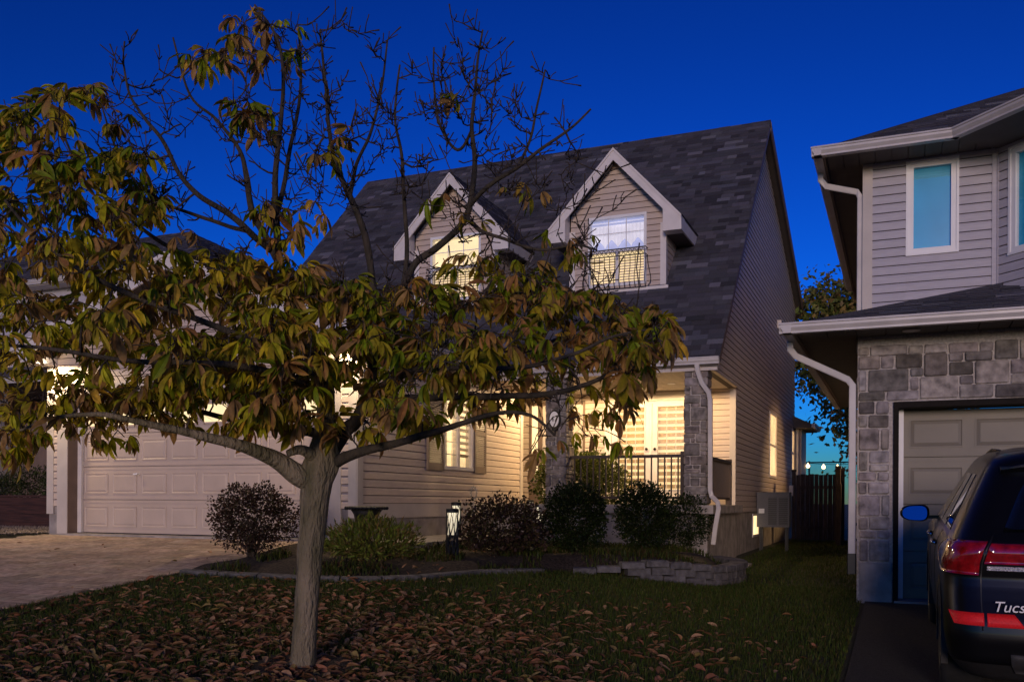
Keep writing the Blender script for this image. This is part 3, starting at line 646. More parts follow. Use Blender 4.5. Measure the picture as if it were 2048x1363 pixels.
# dormers
def roofY(z): return 14.95 + (z - 2.85) / SLP
def dormer(cx, lace):
    hw = .92; DF = front(16.62); zb = 4.53; k = 1.08; pk = 7.1
    wr = (cx - .57, cx + .57, 4.60, 5.93)
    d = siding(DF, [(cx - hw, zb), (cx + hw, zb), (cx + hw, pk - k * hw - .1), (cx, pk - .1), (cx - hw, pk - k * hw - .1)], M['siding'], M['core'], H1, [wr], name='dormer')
    for sg in (-1, 1):
        fr = right(cx + hw) if sg > 0 else leftw(cx - hw)
        z1 = 5.75; poly = [(16.62, zb), (16.62, z1), (roofY(z1) + .05, z1)]
        mb = MB(); mb.prism([fr.pt(a, z, -.1) for a, z in poly], [fr.pt(a, z, 0) for a, z in poly]); obj('side_cheek', mb, M['core'], d)
        z = zb
        while z < z1:
            q = clip(poly, 1, z, False); q = clip(q, 1, min(z1, z + .1143), True) if q else None
            if q: mb = MB(); mb.prism([fr.pt(a, zz, .001) for a, zz in q], [fr.pt(a, zz, .016 - .012 * (zz - z) / .1143) for a, zz in q]); obj('siding_board', mb, M['siding'], d)
            z += .1143
        mb = MB(); a, b = sorted((cx + sg * (hw + .02), cx + sg * (hw - .09))); mb.box(a, b, 16.59, 16.70, zb - .02, 5.7); obj('corner_trim', mb, M['trim'], d)
        # roof plane
        xe = cx + sg * 1.28; ze = pk - k * 1.28; ya = roofY(pk) + .1; yb = roofY(ze) + .1
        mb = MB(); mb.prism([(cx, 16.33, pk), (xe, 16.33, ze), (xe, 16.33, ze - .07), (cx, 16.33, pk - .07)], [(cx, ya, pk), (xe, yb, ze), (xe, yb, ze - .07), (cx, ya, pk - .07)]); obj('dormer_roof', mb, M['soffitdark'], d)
        n2 = math.hypot(1, k); mbp = [(0, 0), (yb - 16.31, 0), (ya - 16.31, 1.30 * n2), (0, 1.30 * n2)]
        shingle_field(d, (xe + sg * .01, 16.31, ze - .008), (0, 1, 0), (-sg / n2, 0, k / n2), mbp, (sg * k / n2, 0, 1 / n2))
        mb = MB()
        for y0, y1, aa, bb in ((16.315, 16.345, -.02, -.225), (16.295, 16.33, .0, -.05)):
            mb.prism([(cx, y0, pk + aa), (xe, y0, ze + aa), (xe, y0, ze + bb), (cx, y0, pk + bb)], [(cx, y1, pk + aa), (xe, y1, ze + aa), (xe, y1, ze + bb), (cx, y1, pk + bb)])
        obj('rake_board', mb, M['trim'], d)
        x0, x1 = sorted((xe, cx + sg * (hw + .02))); mb = MB()
        mb.prism([(x0, 16.32, ze - .26), (x1, 16.32, ze - .26), (x1, 16.32, ze - .02 if sg > 0 else ze + .30), (x0, 16.32, ze + .30 if sg > 0 else ze - .02)], [(x0, 16.60, ze - .26), (x1, 16.60, ze - .26), (x1, 16.60, ze - .02 if sg > 0 else ze + .30), (x0, 16.60, ze + .30 if sg > 0 else ze - .02)])
        obj('cornice_return', mb, M['trim'], d)
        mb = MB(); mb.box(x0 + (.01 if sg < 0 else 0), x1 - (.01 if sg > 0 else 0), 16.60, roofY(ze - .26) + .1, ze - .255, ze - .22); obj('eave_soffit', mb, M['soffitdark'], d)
        a, b = sorted((xe, xe - sg * .03)); mb = MB(); mb.box(a, b, 16.60, roofY(ze) + .0, ze - .26, ze - .04); obj('eave_fascia', mb, M['trim'], d)
    mb = MB(); mb.box(cx - hw - .05, cx + hw + .08, 16.50, 16.62, zb - .07, zb - .01); obj('apron_flashing', mb, M['trim'], d)
    # window: fixed light above a sliding sash
    window_unit(DF, *wr, d, fw=.05, proud=.035, depth=.1); a, b, z0, z1 = wr; zm = 5.27
    mb = MB(); mb.fbox(DF, a + .05, b - .05, zm - .03, zm + .03, -.08, .028); obj('transom', mb, M['white'], d)
    mb = MB(); mb.fbox(DF, cx - .03, cx + .03, z0 + .05, zm - .03, -.08, .024); obj('mullion', mb, M['white'], d)
    for i in (1, 2): panel_plane('muntin', DF, a + .05 + (b - a - .1) * i / 3 - .008, a + .05 + (b - a - .1) * i / 3 + .008, zm + .03, z1 - .05, .006, M['white'], d)
    panel_plane('muntin', DF, a + .05, b - .05, (zm + z1) / 2 - .008, (zm + z1) / 2 + .008, .004, M['white'], d)
    pane(DF, a + .05, b - .05, zm + .03, z1 - .05, -.006, d); pane(DF, a + .05, cx - .03, z0 + .05, zm - .03, -.01, d); pane(DF, cx + .03, b - .05, z0 + .05, zm - .03, -.01, d)
    panel_plane('lit_room', DF, a + .02, b - .02, z0 + .02, zm, -.10, M['cream'], d)
    panel_plane('upper_shade', DF, a + .02, b - .02, zm, z1 - .02, -.10, M['cool'] if lace else M['cream'], d)
    if lace:                                                # scalloped lace valance with a gathered header
        mb = MB(); N = 60; P = DF.pt; L = b - a - .12
        for i in range(N):
            t0, t1 = i / N, (i + 1) / N
            def lo(t): ph = (t * 4) % 1.0; return zm + .07 + .16 * (1 - abs(2 * ph - 1)) ** .8
            dd = lambda t: -.05 + .012 * math.sin(t * 90)
            mb.add([P(a + .06 + L * t0, lo(t0), dd(t0)), P(a + .06 + L * t1, lo(t1), dd(t1)), P(a + .06 + L * t1, z1 - .10, dd(t1)), P(a + .06 + L * t0, z1 - .10, dd(t0))], [(0, 1, 2, 3)])
        obj('lace_valance', mb, M['lace'], d)
        panel_plane('curtain_rod', DF, a + .06, b - .06, z1 - .16, z1 - .12, -.03, M['cool'], d)
    z = z0 + .07
    while z < zm - .06:
        mb = MB(); P = DF.pt
        for sa, sb in ((a + .06, cx - .035), (cx + .035, b - .06)): mb.hexa([P(sa, z, -.045), P(sb, z, -.045), P(sb, z, -.05), P(sa, z, -.05), P(sa, z + .022, -.06), P(sb, z + .022, -.06), P(sb, z + .022, -.065), P(sa, z + .022, -.065)])
        obj('blind_slat', mb, M['blind'], d); z += .05
    # wrought iron balconet
    mb = MB(); a -= .02; b += .02
    for zz in (5.25, 5.12): mb.tube([DF.pt(a, zz, .03), DF.pt(a, zz, .17), DF.pt(b, zz, .17), DF.pt(b, zz, .03)], .011, 6)
    n = 12
    for i in range(n + 1):
        s0 = a + (b - a) * i / n; mb.tube([DF.pt(s0, 5.12, .17), DF.pt(s0, 5.0, .165), DF.pt(s0, 4.88, .17), DF.pt(s0, 4.76, .22), DF.pt(s0, 4.66, .235), DF.pt(s0, 4.58, .20), DF.pt(s0, 4.52, .15)], .007, 5)
    for sgn in (-1, 1):
        s0 = a if sgn < 0 else b
        mb.tube([DF.pt(s0 + sgn * 0, 5.12, .06), DF.pt(s0 + sgn * .02, 4.95, .06), DF.pt(s0 + sgn * .07, 4.72, .07), DF.pt(s0 + sgn * .07, 4.62, .07), DF.pt(s0 + sgn * .01, 4.52, .09)], .007, 5)
    mb.tube([DF.pt(a, 4.52, .03), DF.pt(a, 4.52, .15), DF.pt(b, 4.52, .15), DF.pt(b, 4.52, .03)], .008, 5)
    for i in range(14):
        c_ = a + (b - a) * (i + .5) / 14
        mb.tube([DF.pt(c_ + .034 * math.cos(g), 5.185 + .045 * math.sin(g), .17) for g in np.linspace(0, 2 * math.pi, 11)], .006, 4)
    obj('balconet', mb, M['iron'], d)
dormer(-4.93, True); dormer(-8.32, False)

# downspout in front of the right hand column, as thin as the photo shows it
dsp = [onY(1394, 727, 14.93), onY(1396, 742, 14.94), onY(1404, 765, 14.98), onY(1418, 785, 15.01), onY(1421, 800, 15.015), onY(1421, 980, 15.015), onY(1424, 992, 15.0), onY(1436, 1004, 14.93), onY(1438, 1016, 14.9), onY(1432, 1050, 14.88), onY(1427, 1088, 14.86)]
dsp = [np.array(p) + np.array([0, -.02, 0]) for p in dsp]
downspout(dsp, M['gutter'], H1)
downspout([(-2.83, 28.3, 2.75), (-2.83, 28.3, -.3)], M['gutter'], H1)
# number plaque on the entry column
PQ = front(15.02); pc_ = (-5.565, 1.98)
pl = thing('house_number_plaque', 'oval white number plaque with dark rim on the stone entry column', 'sign', PQ.pt(pc_[0], pc_[1], .03))
mb = MB(); ov = lambda rx, rz, d: [PQ.pt(pc_[0] + rx * math.cos(g), pc_[1] + rz * math.sin(g), d) for g in np.linspace(0, 2 * math.pi, 33)[:-1]]
mb.prism(ov(.105, .16, .0), ov(.105, .16, .045)); mb.prism([PQ.pt(pc_[0] - .05, pc_[1] - .20, 0), PQ.pt(pc_[0] + .05, pc_[1] - .20, 0), PQ.pt(pc_[0] + .06, pc_[1] - .13, 0), PQ.pt(pc_[0] - .06, pc_[1] - .13, 0)], [PQ.pt(pc_[0] - .05, pc_[1] - .20, .04), PQ.pt(pc_[0] + .05, pc_[1] - .20, .04), PQ.pt(pc_[0] + .06, pc_[1] - .13, .04), PQ.pt(pc_[0] - .06, pc_[1] - .13, .04)]); obj('rim', mb, M['iron'], pl)
mb = MB(); mb.prism(ov(.085, .135, .04), ov(.085, .135, .05)); obj('face', mb, M['white'], pl)
def text(body, p, size, m, parent, name, rz=0, shear=0, extr=.004):
    c = bpy.data.curves.new(name, 'FONT'); c.body = body; c.size = size; c.extrude = extr; c.align_x = 'CENTER'; c.align_y = 'CENTER'; c.shear = shear
    t = bpy.data.objects.new(name, c); COL.objects.link(t); t.rotation_euler = (R(90), 0, rz)
    bpy.context.view_layer.update(); dg = bpy.context.evaluated_depsgraph_get(); me = bpy.data.meshes.new_from_object(t.evaluated_get(dg)); bpy.data.objects.remove(t)
    me.materials.clear(); me.materials.append(m); o = link(name, me, p, parent); o.rotation_euler = (R(90), 0, rz); return o
text('47', PQ.pt(pc_[0], pc_[1], .052), .135, M['iron'], pl, 'numerals')
# lamps in the soffits
for x_, lb in ((-3.92, 'glowing recessed light in the porch ceiling in front of the french doors'), (-5.15, 'glowing recessed light midway along the porch ceiling between the stone columns'), (-6.38, 'glowing recessed light in the porch ceiling over the entry steps')):
    pot_light((x_, 16.77, 2.738), 180, (lb, 'recessed light', 'recessed lights in the porch ceiling'), color=(1, .66, .31))
pot_light((-6.86, 10.55, 2.698), 170, ('bright recessed light in the garage soffit beside the front walk', 'recessed light', None))
pot_light((-12.62, 10.55, 2.698), 170, ('bright recessed light in the garage soffit beside the gravel bed', 'recessed light', None))

# ------------------------------------------------------------------ the stone and vinyl house on the right
H2 = thing('house', 'two storey house with stone garage front and taupe garage door', 'house', (1.7, 11.0, -.55))
SF = front(11.02); UF = front(12.7); XS = -.45
DO = (-.06, 2.75, -.6, 1.62)
mb = MB()
for p in minus([[(XS, -.75), (5.2, -.75), (5.2, 2.46), (XS, 2.46)]], [(-.075, 2.80, -.8, 1.66)]): mb.prism([SF.pt(a, z, -.25) for a, z in p], [SF.pt(a, z, 0) for a, z in p])
sw = obj('stone_wall', mb, M['mortar'], H2)
A = [(708, 615, 888, 718), (895, 608, 1000, 708), (1010, 600, 1230, 703), (1130, 708, 1240, 772), (712, 728, 778, 898), (790, 722, 1120, 892), (1130, 780, 1200, 884), (1243, 590, 1432, 768), (1440, 585, 1562, 650), (1570, 575, 1797, 645), (1812, 480, 2007, 630), (1445, 658, 1640, 760), (1526, 768, 1643, 835), (1652, 648, 1930, 828), (1940, 635, 2150, 742), (1942, 752, 2150, 825), (1208, 778, 1520, 948), (1528, 842, 1803, 942), (1815, 835, 2150, 937), (712, 905, 930, 970), (940, 892, 1200, 964),
     (708, 540, 800, 608), (806, 530, 1110, 602), (1116, 525, 1236, 594), (1243, 515, 1432, 584), (1440, 505, 1680, 578), (1690, 495, 1805, 568), (2014, 470, 2150, 628)]
B = [(100, 252, 292, 398), (306, 250, 458, 396), (100, 412, 205, 552), (214, 408, 458, 557), (102, 568, 344, 822), (364, 566, 462, 818), (104, 836, 206, 1068), (222, 828, 462, 977), (226, 985, 462, 1074)]
D_ = [(232, 526, 304, 561), (309, 525, 357, 561), (232, 565, 267, 614), (271, 565, 357, 614), (232, 618, 320, 702), (325, 617, 358, 702), (233, 706, 271, 756), (275, 703, 358, 756), (235, 759, 304, 791), (308, 758, 358, 791), (236, 795, 271, 882), (275, 796, 358, 883)]
for L, ox, oy, sc_ in ((A, 1540, 560, 4.0315), (B, 1700, 760, 5.885), (D_, 1600, 680, 1.9955)):
    for x0, y0, x1, y1 in L:
        p = onY(ox + x0 / sc_, oy + y0 / sc_, 11.0); q = onY(ox + x1 / sc_, oy + y1 / sc_, 11.0)
        dk = (L is A and (x0, y0) in ((1445, 658), (1815, 835), (1010, 600))) or (L is B and (x0, y0) == (100, 252))
        stone_piece(SF, max(p[0], XS + .004), q[0], q[2], p[2], sw, tone=.42 if dk else None)
# coursework beyond the picture's edge: above the door and the pier to its right
z = 1.66
while z < 2.38:
    h = random.choice((.12, .17, .24)); x = 1.32 + random.uniform(-.02, .02) if z > 1.66 else 1.36
    while x < 5.2:
        w = random.uniform(.2, .5); stone_piece(SF, x, min(x + w, 5.19), z + .006, min(z + h, 2.44), sw); x += w + .008
    z += h + .008
z = -.1
while z < 1.62:
    h = random.choice((.12, .17, .24)); x = 2.92
    while x < 5.1: w = random.uniform(.2, .4); stone_piece(SF, x, min(x + w, 5.19), z, min(z + h, 1.65), sw); x += w + .008
    z += h + .008
LW = leftw(XS)                                              # stone returns round the corner, then siding
mb = MB(); mb.fbox(LW, 11.03, 26, -.75, 2.46, -.1, -.02); lw = obj('left_wall', mb, M['siding2'], H2)
z = -.12
while z < 2.4:
    h = random.choice((.12, .17, .24)); s_ = 11.03
    while s_ < 11.9: w = random.uniform(.2, .4); stone_piece(LW, s_, s_ + w, z, min(z + h, 2.44), sw, d=-.02); s_ += w + .008
    z += h + .008
mb = MB(); mb.box(XS + .03, -.085, 10.97, 11.2, -.8, -.125); obj('foundation', mb, M['concrete'], H2)
# garage door 2 and frame
D2 = front(11.34)
mb = MB(); mb.box(-.075, -.02, 10.985, 11.36, -.55, 1.63); mb.box(2.74, 2.80, 10.985, 11.36, -.55, 1.63); mb.box(-.075, 2.80, 10.98, 11.36, 1.60, 1.665); obj('door_frame', mb, M['doorframe2'], H2)
mb = MB(); mb.box(-.02, .03, 11.22, 11.34, -.53, 1.6); obj('weather_strip', mb, M['white'], H2)
panel_door(D2, .03, 2.71, -.535, 1.60, 4, 4, H2, M['gdoor2'], 'garage_door', pan_h=.6)
# garage hip roof, soffit, gutter
ex, ey, ez, s3 = XS - .62, 10.45, 2.47, .333
mb = MB(); hy = 2.35
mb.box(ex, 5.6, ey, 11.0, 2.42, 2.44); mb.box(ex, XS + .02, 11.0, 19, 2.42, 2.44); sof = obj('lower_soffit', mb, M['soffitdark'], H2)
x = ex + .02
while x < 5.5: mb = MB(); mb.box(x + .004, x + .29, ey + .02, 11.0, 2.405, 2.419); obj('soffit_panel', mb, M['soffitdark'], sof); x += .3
mb = MB()
mb.prism([(ex, ey, ez), (5.6, ey, ez), (5.6, ey + hy, ez + s3 * hy), (ex + hy, ey + hy, ez + s3 * hy)], [(ex, ey, ez - .03), (5.6, ey, ez - .03), (5.6, ey + hy, ez + s3 * hy - .03), (ex + hy, ey + hy, ez + s3 * hy - .03)])
mb.prism([(ex, ey, ez), (ex + hy, ey + hy, ez + s3 * hy), (ex + hy, 19, ez + s3 * hy), (ex, 19, ez)], [(ex, ey, ez - .03), (ex + hy, ey + hy, ez + s3 * hy - .03), (ex + hy, 19, ez + s3 * hy - .03), (ex, 19, ez - .03)])
lr = obj('lower_roof', mb, M['soffitdark'], H2); n3 = math.hypot(1, s3)
shingle_field(lr, (ex - .02, ey - .03, ez), (1, 0, 0), (0, 1 / n3, s3 / n3), [(0, 0), (6.3, 0), (6.3, hy * n3), (hy, hy * n3)], (0, -s3 / n3, 1 / n3), thick=.008)
mb = MB(); mb.tube([(ex, ey, ez + .012), (ex + hy, ey + hy, ez + s3 * hy + .012)], .035, 6); mb.c = [(.7, .7, .75, 1)] * len(mb.f); obj('hip_cap', mb, M['shingle'], lr)
mb = MB(); mb.box(ex - .01, 5.6, ey - .03, ey, 2.40, 2.50); mb.box(ex - .03, ex, ey, 19, 2.40, 2.50); obj('lower_fascia', mb, M['brown'], H2)
gutter('gutter', (ex - .16, ey - .03, 2.495), (5.6, ey - .03, 2.495), M['gutter'], H2, (0, -1, 0)); gutter('gutter', (ex - .03, ey - .15, 2.495), (ex - .03, 19, 2.495), M['gutter'], H2, (-1, 0, 0))
gx_ = ex - .10
downspout([(gx_, ey + .45, 2.40), (gx_, ey + .46, 2.30), (gx_ + .06, ey + .47, 2.22), (XS - .10, ey + .50, 1.93), (XS - .05, ey + .5, 1.86), (XS - .05, ey + .5, 1.7), (XS - .05, ey + .5, -.02)], M['gutter'], H2)
downspout([(XS - .05, ey + .5, -.02), (XS - .05, ey + .5, -.25)], M['black'], H2, w=.095, t=.085, name='drain_adaptor')
pf = thing('pot_light', 'unlit recessed light in the dark soffit above the stone garage', 'recessed light', (.1, 10.72, 2.40))
mb = MB(); mb.lathe((.1, 10.72, 2.40), [(.09, -.008), (.09, .003), (.06, .003), (.06, -.004)], 20); obj('trim_ring', mb, M['trimbeige'], pf)
mb = MB(); mb.lathe((.1, 10.72, 2.395), [(.06, -.002), (.06, .002), (.001, .002)], 20); obj('lens', mb, M['trim'], pf)
# upper storey with an angled bay
uw = (.045, .655, 3.685, 4.892)
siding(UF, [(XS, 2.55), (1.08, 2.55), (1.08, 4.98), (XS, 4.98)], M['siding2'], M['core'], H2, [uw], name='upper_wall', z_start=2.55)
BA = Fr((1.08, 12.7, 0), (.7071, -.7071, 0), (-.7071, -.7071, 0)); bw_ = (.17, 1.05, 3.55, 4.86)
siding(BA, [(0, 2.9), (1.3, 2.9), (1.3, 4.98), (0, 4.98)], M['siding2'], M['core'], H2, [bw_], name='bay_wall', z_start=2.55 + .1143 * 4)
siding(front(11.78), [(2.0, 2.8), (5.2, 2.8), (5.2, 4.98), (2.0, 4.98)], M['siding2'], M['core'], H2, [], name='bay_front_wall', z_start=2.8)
mb = MB(); mb.fbox(UF, XS - .02, XS + .10, 2.6, 4.98, -.1, .03); obj('corner_trim', mb, M['trimbeige'], H2)
mb = MB(); mb.fbox(UF, 1.02, 1.08, 2.8, 4.98, 0, .03); mb.fbox(BA, 0.0, .03, 2.8, 4.98, 0, .03); obj('inner_corner_trim', mb, M['siding2'], H2)
M['skyshade'] = mat('sky tinted window shade', (.04, .46, .72), rough=.25, var=.05, scale=3, spec=.6)  # sky reflection and backlight put into the shade's deep blue
for fr, wr, sh in ((UF, uw, M['skyshade']), (BA, bw_, M['skyshade'])):
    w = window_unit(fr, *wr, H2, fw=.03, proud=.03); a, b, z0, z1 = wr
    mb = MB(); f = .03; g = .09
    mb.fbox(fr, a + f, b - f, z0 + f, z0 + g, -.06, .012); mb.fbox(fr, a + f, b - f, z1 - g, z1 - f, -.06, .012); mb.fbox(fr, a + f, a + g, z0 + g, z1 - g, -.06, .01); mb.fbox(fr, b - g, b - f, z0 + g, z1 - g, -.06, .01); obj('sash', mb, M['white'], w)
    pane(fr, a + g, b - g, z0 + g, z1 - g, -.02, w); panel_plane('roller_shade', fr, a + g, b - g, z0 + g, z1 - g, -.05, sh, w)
lw2 = MB(); lw2.box(XS + .002, XS + .1, 12.71, 26, 2.4, 4.98); obj('upper_left_wall', lw2, M['siding2'], H2)
ux, uy, uz, s4 = XS - .45, 12.15, 4.98, .55; n4 = math.hypot(1, s4); D4 = 4.2
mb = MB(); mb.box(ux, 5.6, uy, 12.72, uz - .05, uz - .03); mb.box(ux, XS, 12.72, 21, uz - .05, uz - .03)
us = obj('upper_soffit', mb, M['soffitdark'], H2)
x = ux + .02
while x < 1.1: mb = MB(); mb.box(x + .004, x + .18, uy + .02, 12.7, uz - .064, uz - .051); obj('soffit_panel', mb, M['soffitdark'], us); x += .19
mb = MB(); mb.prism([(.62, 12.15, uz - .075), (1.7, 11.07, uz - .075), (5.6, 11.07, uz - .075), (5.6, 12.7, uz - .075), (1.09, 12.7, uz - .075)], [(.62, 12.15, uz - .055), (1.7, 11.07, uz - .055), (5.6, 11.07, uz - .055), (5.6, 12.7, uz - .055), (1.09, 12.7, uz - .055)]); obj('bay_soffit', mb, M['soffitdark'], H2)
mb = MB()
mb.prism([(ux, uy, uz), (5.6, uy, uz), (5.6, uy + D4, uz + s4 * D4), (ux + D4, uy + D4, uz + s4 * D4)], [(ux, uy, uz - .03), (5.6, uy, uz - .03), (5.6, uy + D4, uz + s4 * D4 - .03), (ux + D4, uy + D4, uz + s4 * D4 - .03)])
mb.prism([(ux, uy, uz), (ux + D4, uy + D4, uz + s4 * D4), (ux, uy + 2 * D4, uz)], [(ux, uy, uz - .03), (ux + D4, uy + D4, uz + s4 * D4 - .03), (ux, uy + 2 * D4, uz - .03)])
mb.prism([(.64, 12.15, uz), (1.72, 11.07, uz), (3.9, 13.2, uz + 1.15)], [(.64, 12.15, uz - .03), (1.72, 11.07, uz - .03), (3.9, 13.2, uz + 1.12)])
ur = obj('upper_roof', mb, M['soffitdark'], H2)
shingle_field(ur, (ux - .02, uy - .03, uz), (1, 0, 0), (0, 1 / n4, s4 / n4), [(0, 0), (6.4, 0), (6.4, D4 * n4), (D4, D4 * n4)], (0, -s4 / n4, 1 / n4), thick=.008)
mb = MB(); mb.tube([(ux, uy, uz + .012), (ux + D4, uy + D4, uz + s4 * D4 + .012)], .035, 6); mb.c = [(.6, .6, .65, 1)] * len(mb.f); obj('hip_cap', mb, M['shingle'], ur)
mb = MB(); mb.box(ux - .01, .6, uy - .03, uy, uz - .08, uz + .02); mb.box(ux - .03, ux, uy, 21, uz - .08, uz + .02); obj('upper_fascia', mb, M['brown'], H2)
gutter('gutter', (ux - .15, uy - .03, uz + .015), (.62, uy - .03, uz + .015), M['gutter'], H2, (0, -1, 0)); gutter('gutter', (.62 - .035, 12.12, uz + .015), (1.72, 11.0, uz + .015), M['gutter'], H2, (-.7071, -.7071, 0)); gutter('gutter', (ux - .03, uy - .15, uz + .015), (ux - .03, 20, uz + .015), M['gutter'], H2, (-1, 0, 0))
downspout([(ux - .09, uy + .55, uz - .09), (ux - .09, uy + .55, uz - .18), (ux - .02, uy + .56, uz - .27), (XS - .09, uy + .6, uz - .38), (XS - .05, uy + .6, uz - .46), (XS - .05, uy + .6, uz - .6), (XS - .05, uy + .6, 2.75)], M['gutter'], H2)

# ------------------------------------------------------------------ neighbour on the far left
H3 = thing('house', 'pale house with dark hip roof and shadowed porch beyond the garage', 'house', (-19, 16.5, 0))
A3 = dep(405, 520, 20.3); ax, ay, az = A3
mb = MB(); mb.box(ax - 11, ax - .45, ay + .45, ay + 9, 0, az - .05); obj('upper_block', mb, M['siding2'], H3)
mb = MB(); D5 = 4.6; s5 = .52
mb.prism([(ax, ay, az), (ax - 12, ay, az), (ax - 12, ay + D5, az + s5 * D5), (ax - D5, ay + D5, az + s5 * D5)], [(ax, ay, az - .06), (ax - 12, ay, az - .06), (ax - 12, ay + D5, az + s5 * D5 - .06), (ax - D5, ay + D5, az + s5 * D5 - .06)])
mb.prism([(ax, ay, az), (ax - D5, ay + D5, az + s5 * D5), (ax, ay + 2 * D5, az)], [(ax, ay, az - .06), (ax - D5, ay + D5, az + s5 * D5 - .06), (ax, ay + 2 * D5, az - .06)])
r3 = obj('roof', mb, M['soffitdark'], H3); n5 = math.hypot(1, s5)
shingle_field(r3, (ax, ay - .02, az + .003), (-1, 0, 0), (0, 1 / n5, s5 / n5), [(0, 0), (12, 0), (12, D5 * n5), (D5, D5 * n5)], (0, -s5 / n5, 1 / n5))
shingle_field(r3, (ax + .02, ay, az + .003), (0, 1, 0), (-1 / n5, 0, s5 / n5), [(0, 0), (2 * D5, 0), (D5, D5 * n5)], (s5 / n5, 0, 1 / n5))
gutter('gutter', (ax + .1, ay, az + .01), (ax - 12, ay, az + .01), M['gutter'], H3, (0, -1, 0)); gutter('gutter', (ax, ay - .1, az + .01), (ax, ay + 9, az + .01), M['gutter'], H3, (1, 0, 0))
mb = MB(); mb.box(ax - 11.2, ax + .0, ay - .02, ay + .5, az - .12, az - .07); mb.box(ax - .5, ax, ay + .5, ay + 9, az - .12, az - .07); obj('soffit', mb, M['trimbeige'], H3)
mb = MB(); mb.prism([(ax - 11, ay - 2.1, 3.1), (ax - .7, ay - 2.1, 3.1), (ax - .7, ay + .5, 3.9), (ax - 11, ay + .5, 3.9)], [(ax - 11, ay - 2.1, 3.0), (ax - .7, ay - 2.1, 3.0), (ax - .7, ay + .5, 3.0), (ax - 11, ay + .5, 3.0)]); obj('porch_roof', mb, M['soffitdark'], H3)
gutter('gutter', (ax - 11, ay - 2.12, 3.12), (ax - .6, ay - 2.12, 3.12), M['gutter'], H3, (0, -1, 0))
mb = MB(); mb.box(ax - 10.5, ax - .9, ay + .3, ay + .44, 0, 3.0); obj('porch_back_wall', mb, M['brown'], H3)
for x_ in (-.95, -4.0, -7.5): mb = MB(); mb.box(ax + x_, ax + x_ + .2, ay - 2.0, ay - 1.8, 0, 3.0); obj('porch_post', mb, M['trimbeige'], H3)
mb = MB(); mb.box(ax - 10.5, ax - .8, ay - 2.0, ay + .3, -.2, .3); obj('porch_floor', mb, M['concrete'], H3)

# ------------------------------------------------------------------ buckeye tree in the lawn
def rot_to(x, z):            # 3x3 with columns X, Y, Z
    x = x / np.linalg.norm(x); z = z - x * (z @ x); z = z / (np.linalg.norm(z) + 1e-9); return np.stack([x, np.cross(z, x), z], 1)
PALETTE = {'green': (.22, .31, .012), 'lime': (.52, .52, .02), 'yellow': (.84, .64, .03), 'gold': (.80, .50, .06), 'brown': (.46, .27, .10), 'rust': (.50, .24, .08), 'olive': (.43, .36, .025)}
def leaflet(L, W, az, p0, p1, col, tipcol, curl, n=5):
    vs = []; cs = []; fs = []; pos = np.zeros(3); prof = (.0, .55, .88, 1.0, .72, .0)
    d0 = np.array([math.cos(az), math.sin(az), 0]); side = np.array([-math.sin(az), math.cos(az), 0])
    for i in range(n + 1):
        t = i / n; pit = p0 + (p1 - p0) * t ** .8
        d = d0 * math.cos(pit) + np.array([0, 0, 1]) * math.sin(pit); nrm = -d0 * math.sin(pit) + np.array([0, 0, 1]) * math.cos(pit)
        if i: pos = pos + d * L / n
        w = W * prof[i] / 2
        mid = np.array(col) * 1.1; edge = np.array(col) * (1 - t * .6) + np.array(tipcol) * t * .6
        for sg in (-1, 0, 1):
            vs.append(pos + side * w * sg + nrm * (curl * w * abs(sg))); cs.append(mid if sg == 0 else edge)
    for i in range(n):
        b = 3 * i; fs += [(b, b + 1, b + 4, b + 3), (b + 1, b + 2, b + 5, b + 4)]
    return vs, fs, cs
def leaf_mesh(cols, size=1.0, droop=1.0):
    V = []; Fc = []; Cc = []; k = random.choice((5, 5, 6, 7, 7)); pet = random.uniform(.07, .13) * size
    # petiole
    e = np.array([pet, 0, -.01]); r_ = .0022
    V += [(0, r_, 0), (0, -r_, 0), tuple(e + (0, -r_, 0)), tuple(e + (0, r_, 0))]; Fc += [(0, 1, 2, 3)]; Cc += [(.14, .07, .03)] * 4
    base = random.choice(cols)
    for i in range(k):
        f = (i - (k - 1) / 2) / ((k - 1) / 2)
        L = size * (.175 - .065 * abs(f)) * random.uniform(.72, 1.12); W = L * random.uniform(.20, .31)
        c = PALETTE[base if random.random() < .7 else random.choice(cols)]; c = np.array(c) * random.uniform(.7, 1.25)
        tip = np.array(PALETTE[random.choice(('brown', 'gold', 'olive', base))])
        v, fc, cc = leaflet(L, W, f * R(105) + random.uniform(-.1, .1), R(random.uniform(-70, 5)) * droop, R(random.uniform(-110, -40)) * droop, c, tip, random.uniform(-.2, 1.1))
        o = len(V); V += [tuple(np.array(p) + e) for p in v]; Fc += [tuple(q + o for q in ff) for ff in fc]; Cc += [tuple(x) for x in cc]
    return np.array(V), np.array(Fc), np.array(Cc)
KINDS = {'L': ['yellow', 'gold', 'brown', 'olive', 'olive', 'lime', 'lime'], 'G': ['green', 'green', 'olive', 'lime', 'brown', 'green', 'olive'], 'B': ['brown', 'brown', 'rust', 'gold', 'olive', 'green'], 'D': ['green', 'green', 'olive', 'olive', 'brown', 'rust']}
LEAVES = {k: [leaf_mesh(c, random.uniform(.75, 1.2)) for _ in range(22)] for k, c in KINDS.items()}
LEAF_ME = {}
def leaf_data(k, i):
    if (k, i) not in LEAF_ME:
        v, f, c = LEAVES[k][i]; me = bpy.data.meshes.new('leaf'); me.from_pydata([tuple(p) for p in v], [], [tuple(map(int, q)) for q in f])
        a = me.color_attributes.new('tone', 'FLOAT_COLOR', 'POINT'); cc = np.ones((len(v), 4)); cc[:, :3] = c; a.data.foreach_set('color', cc.ravel()); me.materials.append(M['leaf']); me.update(); LEAF_ME[(k, i)] = me
    return LEAF_ME[(k, i)]

